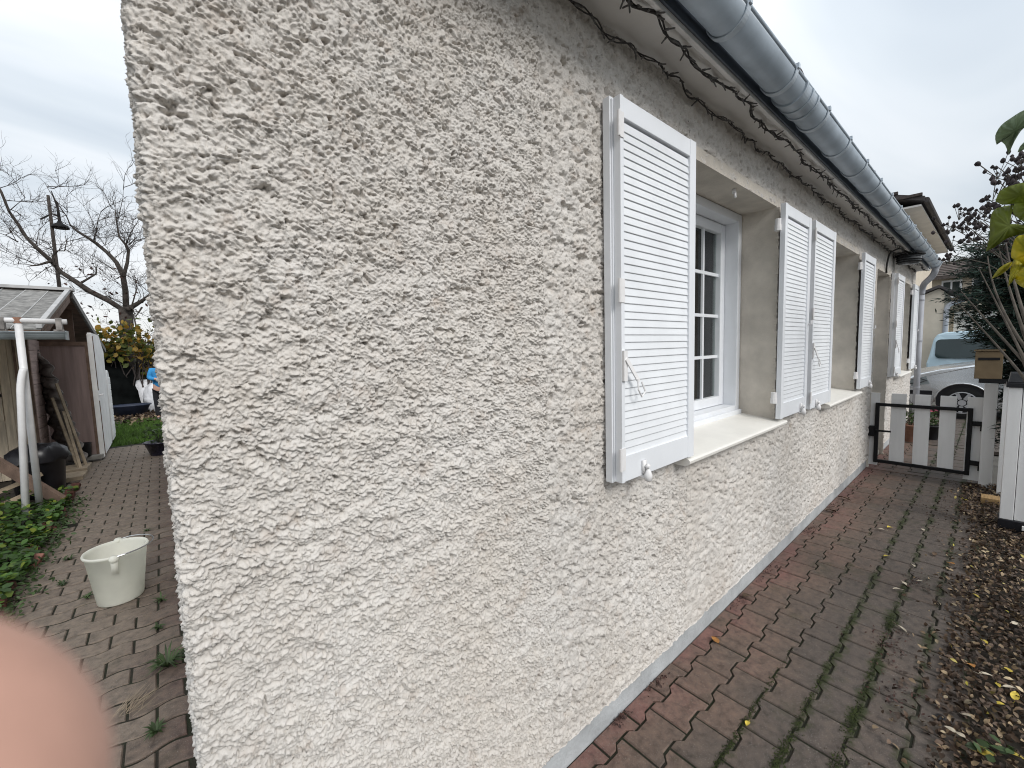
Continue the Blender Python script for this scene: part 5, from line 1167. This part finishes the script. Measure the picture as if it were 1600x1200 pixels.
b = MB(); b.tube(hp, .0042, 8); b.build('handle', M['steel'], bk, smooth=True)
b = MB(); b.tube([(BX+.012, BY-.170, .338), (BX+.05, BY-.168, .341)], .0058, 8); b.build('handle_sleeve', M['steel'], bk)
# bowl with a plant at the corner of the house
potplant(-.12, 8.85, .20, .22, 'dark glazed bowl with a leafy plant by the lawn at the house corner', M['glazed'], False, M['weed'], nl=110, spread=1.0, hh=.22, leafs=.07)
# trees, lamp, sacks, tub, tarpaulin and hedge at the end of the garden
tub = empty('garden_tub', (-.75, 15.6, 0), 'dark blue oval tub on the leaves in front of the black cover', 'tub')
b = MB(); b.lathe([(.0, 0), (.30, 0), (.42, .28), (.46, .30), (.45, .33), (.38, .31), (.28, .05), (0, .05)], (-.75, 15.6, 0), 24, 1, .7); b.build('body', M['blue_tub'], tub, smooth=True)
b = MB(); b.lathe([(.0, .30), (.38, .28)], (-.75, 15.6, 0), 20, 1, .7); b.build('soil', M['soil'], tub)
for k, (x, y, w_, h_) in enumerate(((-.42, 16.6, .36, .95), (-.10, 16.3, .34, .85))):
    b = MB(); n = 26; vs = []
    for i in range(9):
        z = h_*i/8; f = (.80+.28*math.sin(math.pi*min(1, i/8)))*(1 if i < 8 else .8)
        for q in range(n): a = 2*math.pi*q/n; j = 1+.05*math.sin(7*a+i*1.7)+.04*rng.normal(); vs.append((x+w_*f*j*math.cos(a), y+w_*f*j*math.sin(a)*.8, z+.012*rng.normal()))
    b.add(vs, [(i*n+q, i*n+(q+1) % n, (i+1)*n+(q+1) % n, (i+1)*n+q) for i in range(8) for q in range(n)]+[tuple(8*n+q for q in range(n))])
    prop(b.build('garden_sack', M['sack'], loc=(x, y, 0), smooth=True), ('left' if k == 0 else 'right')+' of two bulging white garden sacks behind the person', 'sack', 'white sacks under the tree')
tp = MB(); n = 12; vs = []
for i in range(n+1):
    u = i/n; x = -1.9+1.42*u
    for j, (y, zf) in enumerate(((16.0, 0), (16.15, .55), (16.5, .95), (17.2, 1.0), (17.8, 0))):
        zt = 2.15*(1-max(0, (u-.55)/.45)**2*.95); vs.append((x+.05*math.sin(j*2+i), y, zt*zf+.03*rng.normal()*(zf > 0)))
tp.add(vs, [(5*i+j, 5*i+5+j, 5*i+6+j, 5*i+1+j) for i in range(n) for j in range(4)]); prop(tp.build('tarpaulin', M['tarp'], loc=(-1.2, 16.8, 0), smooth=True), 'black sheet covering a heap behind the white shed wall', 'tarpaulin')
hd = empty('hedge', (-1.5, 19.2, 0), 'autumn hedge with yellow green and rusty leaves behind the bare tree', 'hedge')
n = 2600; x = rng.uniform(-5.5, .9, n); z = rng.uniform(.2, 2.75, n); y = 18.8+rng.normal(0, .25, n); k = z < 2.25+.5*perlin(x*1.3, z*0+.2, 41)+.35*perlin(x*4.1, z*0+.7, 42)
prop(leaves('foliage', np.stack([x, y, z], -1)[k], .16, M['hedge_leaf'], parent=hd, jitter=.9, up=.3, aspect=.75, loc=(-1.5, 19.2, 0)), kind='stuff')
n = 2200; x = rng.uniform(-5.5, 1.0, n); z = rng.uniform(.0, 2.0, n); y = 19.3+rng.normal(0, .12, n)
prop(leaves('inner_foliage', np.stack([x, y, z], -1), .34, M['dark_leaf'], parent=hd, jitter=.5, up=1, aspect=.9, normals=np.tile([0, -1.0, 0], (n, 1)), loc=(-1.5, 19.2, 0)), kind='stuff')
b = MB()
for _ in range(40): x = rng.uniform(-5, .8); b.tube([(x, 19.2, 0), (x+rng.normal(0, .2), 19.1, 1.2), (x+rng.normal(0, .5), 19.0, 2.5)], [.03, .02, .006], 4)
b.build('stems', M['twig'], hd)

n = 640; x = rng.normal(-.75, .55, n); z = rng.normal(2.05, .33, n); y = 16.1+rng.normal(0, .25, n); k = (z < 2.75) & (x < .25) & (x > -1.9) & (z > 1.2+.5*np.clip(-x-.6, 0, 1))
vb = empty('vine_bush', (-.7, 16.2, 0), 'yellow green autumn vine leaves hanging round the base of the bare tree', 'vine')
prop(leaves('foliage', np.stack([x, y, z], -1)[k], .15, M['hedge_leaf'], parent=vb, jitter=.9, up=.3, aspect=.8, loc=(-.7, 16.2, 0)), kind='stuff')
b = MB()
for _ in range(14): x0 = rng.uniform(-1.3, .1); b.tube([(x0, 16.4, 0), (x0+rng.normal(0, .2), 16.3, 1.1), (x0+rng.normal(0, .4), 16.1, 2.4)], [.025, .018, .006], 4)
b.build('stems', M['twig'], vb)
def twigs(b, p, d, L_, r_, depth):
    d = d.normalized(); pts_ = [p]; n = 4
    for i in range(n):
        d = (d+Vector((random.gauss(0, .22), random.gauss(0, .22), random.gauss(.05, .20)))).normalized(); pts_.append(pts_[-1]+d*(L_/n))
    b.tube(pts_, [r_*(1-.65*i/n) for i in range(n+1)], 4 if r_ < .02 else 6, False)
    if depth <= 0: return
    for i in range(1, n+1):
        for _ in range(2 if depth > 1 else 1):
            if random.random() < .95:
                ax = Vector((random.gauss(0, 1), random.gauss(0, 1), random.gauss(.4, .8))).normalized(); twigs(b, pts_[i], (d*.7+ax*.8), L_*random.uniform(.45, .7), r_*.50, depth-1)
tr = empty('bare_tree', (-.72, 17, 0), 'old bare fruit tree with thick crooked limbs behind the shed', 'tree')
tk = MB(); trunk_pts = [Vector((-.74, 17, 0)), atY(203, 590, 17), atY(198, 545, 17), atY(198, 505, 17), atY(196, 480, 17)]
tk.tube(trunk_pts, [.22, .19, .165, .16, .17], 12); tk.build('trunk', M['bark'], tr, smooth=True)
tl = MB(); cr_ = MB()
limbs = [([(195, 486), (170, 470), (140, 455), (118, 440), (95, 425), (80, 408), (62, 392), (42, 372), (28, 350), (14, 330), (2, 300), (-8, 282)], .13, 17),
         ([(197, 484), (196, 455), (192, 430), (182, 410), (168, 395), (150, 380), (138, 372), (122, 362), (110, 352)], .14, 17.2),
         ([(193, 432), (199, 410), (201, 390), (197, 383), (186, 370), (183, 352), (180, 330)], .085, 16.8),
         ([(198, 484), (212, 476), (225, 468), (240, 455), (258, 440)], .12, 16.7), ([(80, 408), (60, 414), (43, 416)], .06, 17), ([(86, 415), (82, 400), (90, 392), (101, 392), (104, 378), (102, 368)], .045, 16.9),
         ([(222, 480), (212, 495), (206, 478), (214, 450), (210, 430)], .05, 16.6), ([(201, 383), (212, 372), (222, 376)], .03, 16.8), ([(197, 383), (204, 364), (214, 348), (222, 332)], .03, 17), ([(214, 600), (216, 560), (215, 520), (208, 490)], .09, 16.7),
         ([(146, 378), (150, 362), (153, 344), (158, 330)], .035, 17.2), ([(14, 330), (28, 318), (40, 308)], .022, 17), ([(125, 443), (150, 428), (152, 412)], .05, 17), ([(110, 352), (104, 338), (90, 318), (78, 300), (70, 286)], .028, 17.2), ([(28, 378), (10, 368), (-6, 362)], .03, 17), ([(185, 340), (192, 310), (193, 290)], .02, 16.8)]
for pxs, r0, Y in limbs:
    P_ = [atY(a, c, Y+.12*math.sin(i*1.7)) for i, (a, c) in enumerate(pxs)]; n = len(P_); tl.tube(P_, [r0*.58*(1-.72*i/max(1, n-1))*rng.uniform(.92, 1.1) for i in range(n)], 7)
    for i in range(1, n):
        d = (P_[i]-P_[i-1])
        for _ in range(1 if i % 2 else 2):
            ax = Vector((random.gauss(0, 1), random.gauss(0, .8), random.gauss(.5, .8))).normalized(); twigs(cr_, P_[i-1].lerp(P_[i], random.random()), d.normalized()*.5+ax, random.uniform(.45, .95), .0115, 2)
tl.build('limb', M['bark'], tr, smooth=True); prop(cr_.build('crown', M['twig'], tr, fixn=False), kind='stuff')
pts = [(rng.normal(-1.1, .6), 16.9+rng.normal(0, .4), rng.uniform(2.4, 4.3)) for _ in range(120)]
leaves('last_leaves', pts, .10, M['litter_red'], parent=tr, jitter=1, up=.2, aspect=.6, loc=(-.72, 17, 0))
# street lamp far behind
lp = empty('street_lamp', (-1.98, 18, 0), 'dark street lamp with a dome head standing behind the bare tree', 'street lamp')
b = MB(); pt, pb = atY(75, 305, 18), atY(93, 450, 18); b.tube([Vector((pb.x-.02, 18, 0)), pb, pt], [.055, .045, .035], 8); b.build('pole', M['bark'], lp, smooth=True)
hc = atY(94, 353, 18); ff_ = hc.z
b = MB(); b.lathe([(.0, .16), (.04, .14), (.07, .08), (.16, .02), (.20, -.05), (.19, -.07), (0, -.06)], (hc.x, 18, ff_), 18); b.build('dome_head', M['black_metal'], lp, smooth=True)
b = MB(); b.tube([(hc.x, 18, ff_+.15), (hc.x-.01, 18, ff_+.55), (hc.x-.10, 18, ff_+.98)], [.04, .03, .01], 6); b.tube([(hc.x, 18, ff_+.28), (hc.x-.14, 18, ff_+.32), (hc.x-.38, 18, ff_+.12)], .022, 6); b.build('arm', M['black_metal'], lp)

# ================================================================== PERSON AND HAND
def skin(name, verts, edges, m, parent, root=0, sub=2):
    me = bpy.data.meshes.new(name); base = wloc(parent) if parent else Vector((0, 0, 0))
    me.from_pydata([Vector(v[:3])-base for v in verts], edges, []); me.materials.append(m)
    o = link(name, me, parent); md = o.modifiers.new('Skin', 'SKIN'); md.use_smooth_shade = True
    sv = me.skin_vertices[0].data
    for i, v in enumerate(verts): r_ = v[3]; sv[i].radius = r_ if isinstance(r_, tuple) else (r_, r_); sv[i].use_root = (i == root)
    s2 = o.modifiers.new('Subdivision', 'SUBSURF'); s2.levels = 1; s2.render_levels = sub
    return o
PX, PY = -.06, 14.0
per = empty('person', (PX, PY, 0), 'person in a blue jacket and dark trousers half hidden by the house corner', 'person')
def P3(x, y, z, r_): return (PX+x, PY+y, z, r_)
bv = [P3(0, 0, .82, (.13, .10)), P3(0, 0, 1.02, (.12, .095)), P3(0, -.01, 1.22, (.14, .10)), P3(0, 0, 1.34, (.07, .06)), P3(.015, -.02, 1.42, .045), P3(.02, -.03, 1.50, (.075, .085)), P3(.02, -.03, 1.585, (.06, .07)),
      P3(-.15, -.01, 1.28, .055), P3(-.19, -.06, 1.08, .042), P3(-.06, -.22, 1.06, .032), P3(0.0, -.24, 1.06, .024),
      P3(.15, -.01, 1.28, .055), P3(.19, -.06, 1.08, .042), P3(.08, -.22, 1.08, .032), P3(.03, -.25, 1.09, .024),
      P3(-.085, 0, .76, .085), P3(-.09, -.01, .44, .055), P3(-.09, .02, .09, .036), P3(-.09, -.10, .04, .034), P3(.085, 0, .76, .085), P3(.10, -.03, .44, .055), P3(.10, .0, .09, .036), P3(.10, -.12, .04, .034)]
be = [(0, 1), (1, 2), (2, 3), (3, 4), (4, 5), (5, 6), (2, 7), (7, 8), (8, 9), (9, 10), (2, 11), (11, 12), (12, 13), (13, 14), (0, 15), (15, 16), (16, 17), (17, 18), (0, 19), (19, 20), (20, 21), (21, 22)]
skin('body', bv, be, M['face_skin'], per)
jv = [P3(0, 0, .80, (.165, .13)), P3(0, 0, 1.0, (.155, .125)), P3(0, -.01, 1.21, (.17, .125)), P3(0, 0, 1.34, (.08, .07)), P3(-.155, -.01, 1.28, .075), P3(-.20, -.06, 1.08, .062), P3(-.085, -.20, 1.06, .048), P3(.155, -.01, 1.28, .075), P3(.20, -.06, 1.08, .062), P3(.10, -.20, 1.08, .048)]
skin('jacket', jv, [(0, 1), (1, 2), (2, 3), (2, 4), (4, 5), (5, 6), (2, 7), (7, 8), (8, 9)], M['blue_jacket'], per)
tv = [P3(0, 0, .84, (.14, .115)), P3(-.085, 0, .74, .10), P3(-.09, -.01, .44, .075), P3(-.09, .02, .08, .06), P3(.085, 0, .74, .10), P3(.10, -.03, .44, .075), P3(.10, 0, .08, .06)]
skin('trousers', tv, [(0, 1), (1, 2), (2, 3), (0, 4), (4, 5), (5, 6)], M['dark_trousers'], per)
b = MB(); b.lathe([(0, .135), (.05, .128), (.09, .09), (.105, .03), (.098, -.05), (.07, -.09)], (PX+.02, PY+.01, 1.53), 18, .92, 1.05); b.build('hair', M['hair'], per, smooth=True)
for s in (-1, 1):
    b = MB(); b.lathe([(0, .009), (.008, .004), (.008, -.004), (0, -.009)], (PX+.02+s*.03, PY-.108, 1.52), 8); b.build('eye', M['black_plastic'], per)
b = MB(); b.beam((PX+.02, PY-.105, 1.53), (PX+.02, PY-.130, 1.485), .022, .018); b.build('nose', M['face_skin'], per, bevel=.006)
for s in (-1, 1):
    b = MB(); x = PX+s*.095; b.box(x-.045, x+.045, PY-.17, PY+.06, .0, .075); b.build('shoe', M['black_plastic'], per, bevel=.03)

# the photographer's hand: one fingertip covers a corner of the lens
def cs(x, y, d): return Vector((0, 0, H))+_r*(x*.01)+_u*(y*.01)+_f*(d*.01)       # centimetres right, up, ahead of the lens
hand = empty('hand', cs(-8, -6, .5), 'blurred pink fingertip of a hand covering the lower left corner', 'hand')
hv = [(*cs(-10.2, -7.2, -1.2), (.030, .018)),                                        # palm (root)
      (*cs(-6.6, -4.7, .6), .0105), (*cs(-4.7, -3.3, 1.25), .0098), (*cs(-3.0, -2.1, 1.30), .0098), (*cs(-1.70, -1.12, 1.12), .0109),   # index reaching the lens
      (*cs(-7.8, -7.2, 1.6), .0105), (*cs(-6.3, -6.2, 3.2), .0095), (*cs(-6.8, -6.4, 5.0), .0080), (*cs(-8.2, -7.2, 5.6), .0072),
      (*cs(-9.0, -9.2, 1.5), .0100), (*cs(-7.8, -8.6, 3.1), .0090), (*cs(-8.4, -8.6, 4.7), .0078), (*cs(-9.6, -9.2, 5.1), .0070),
      (*cs(-10.4, -11.0, .8), .0088), (*cs(-9.6, -10.8, 2.3), .0080), (*cs(-10.2, -10.8, 3.6), .0070), (*cs(-11.2, -11.2, 3.8), .0062),
      (*cs(-9.4, -5.2, -3.4), .0120), (*cs(-7.6, -3.4, -3.6), .0100), (*cs(-6.0, -2.4, -3.0), .0085),
      (*cs(-14.5, -10.6, -2.6), (.026, .020)), (*cs(-19, -14.2, -4.5), (.030, .026))]
he = [(0, 1), (1, 2), (2, 3), (3, 4), (0, 5), (5, 6), (6, 7), (7, 8), (0, 9), (9, 10), (10, 11), (11, 12), (0, 13), (13, 14), (14, 15), (15, 16), (0, 17), (17, 18), (18, 19), (0, 20), (20, 21)]
skin('palm_and_fingers', hv, he, M['skin'], hand, sub=3)
cf = MB(); a_, c_ = cs(-17.5, -13.0, -3.9), cs(-34, -25, -11); cf.tube([a_, a_.lerp(c_, .1), a_.lerp(c_, .5), c_], [.036, .042, .046, .055], 16); cf.build('sleeve', M['dark_trousers'], hand, smooth=True)
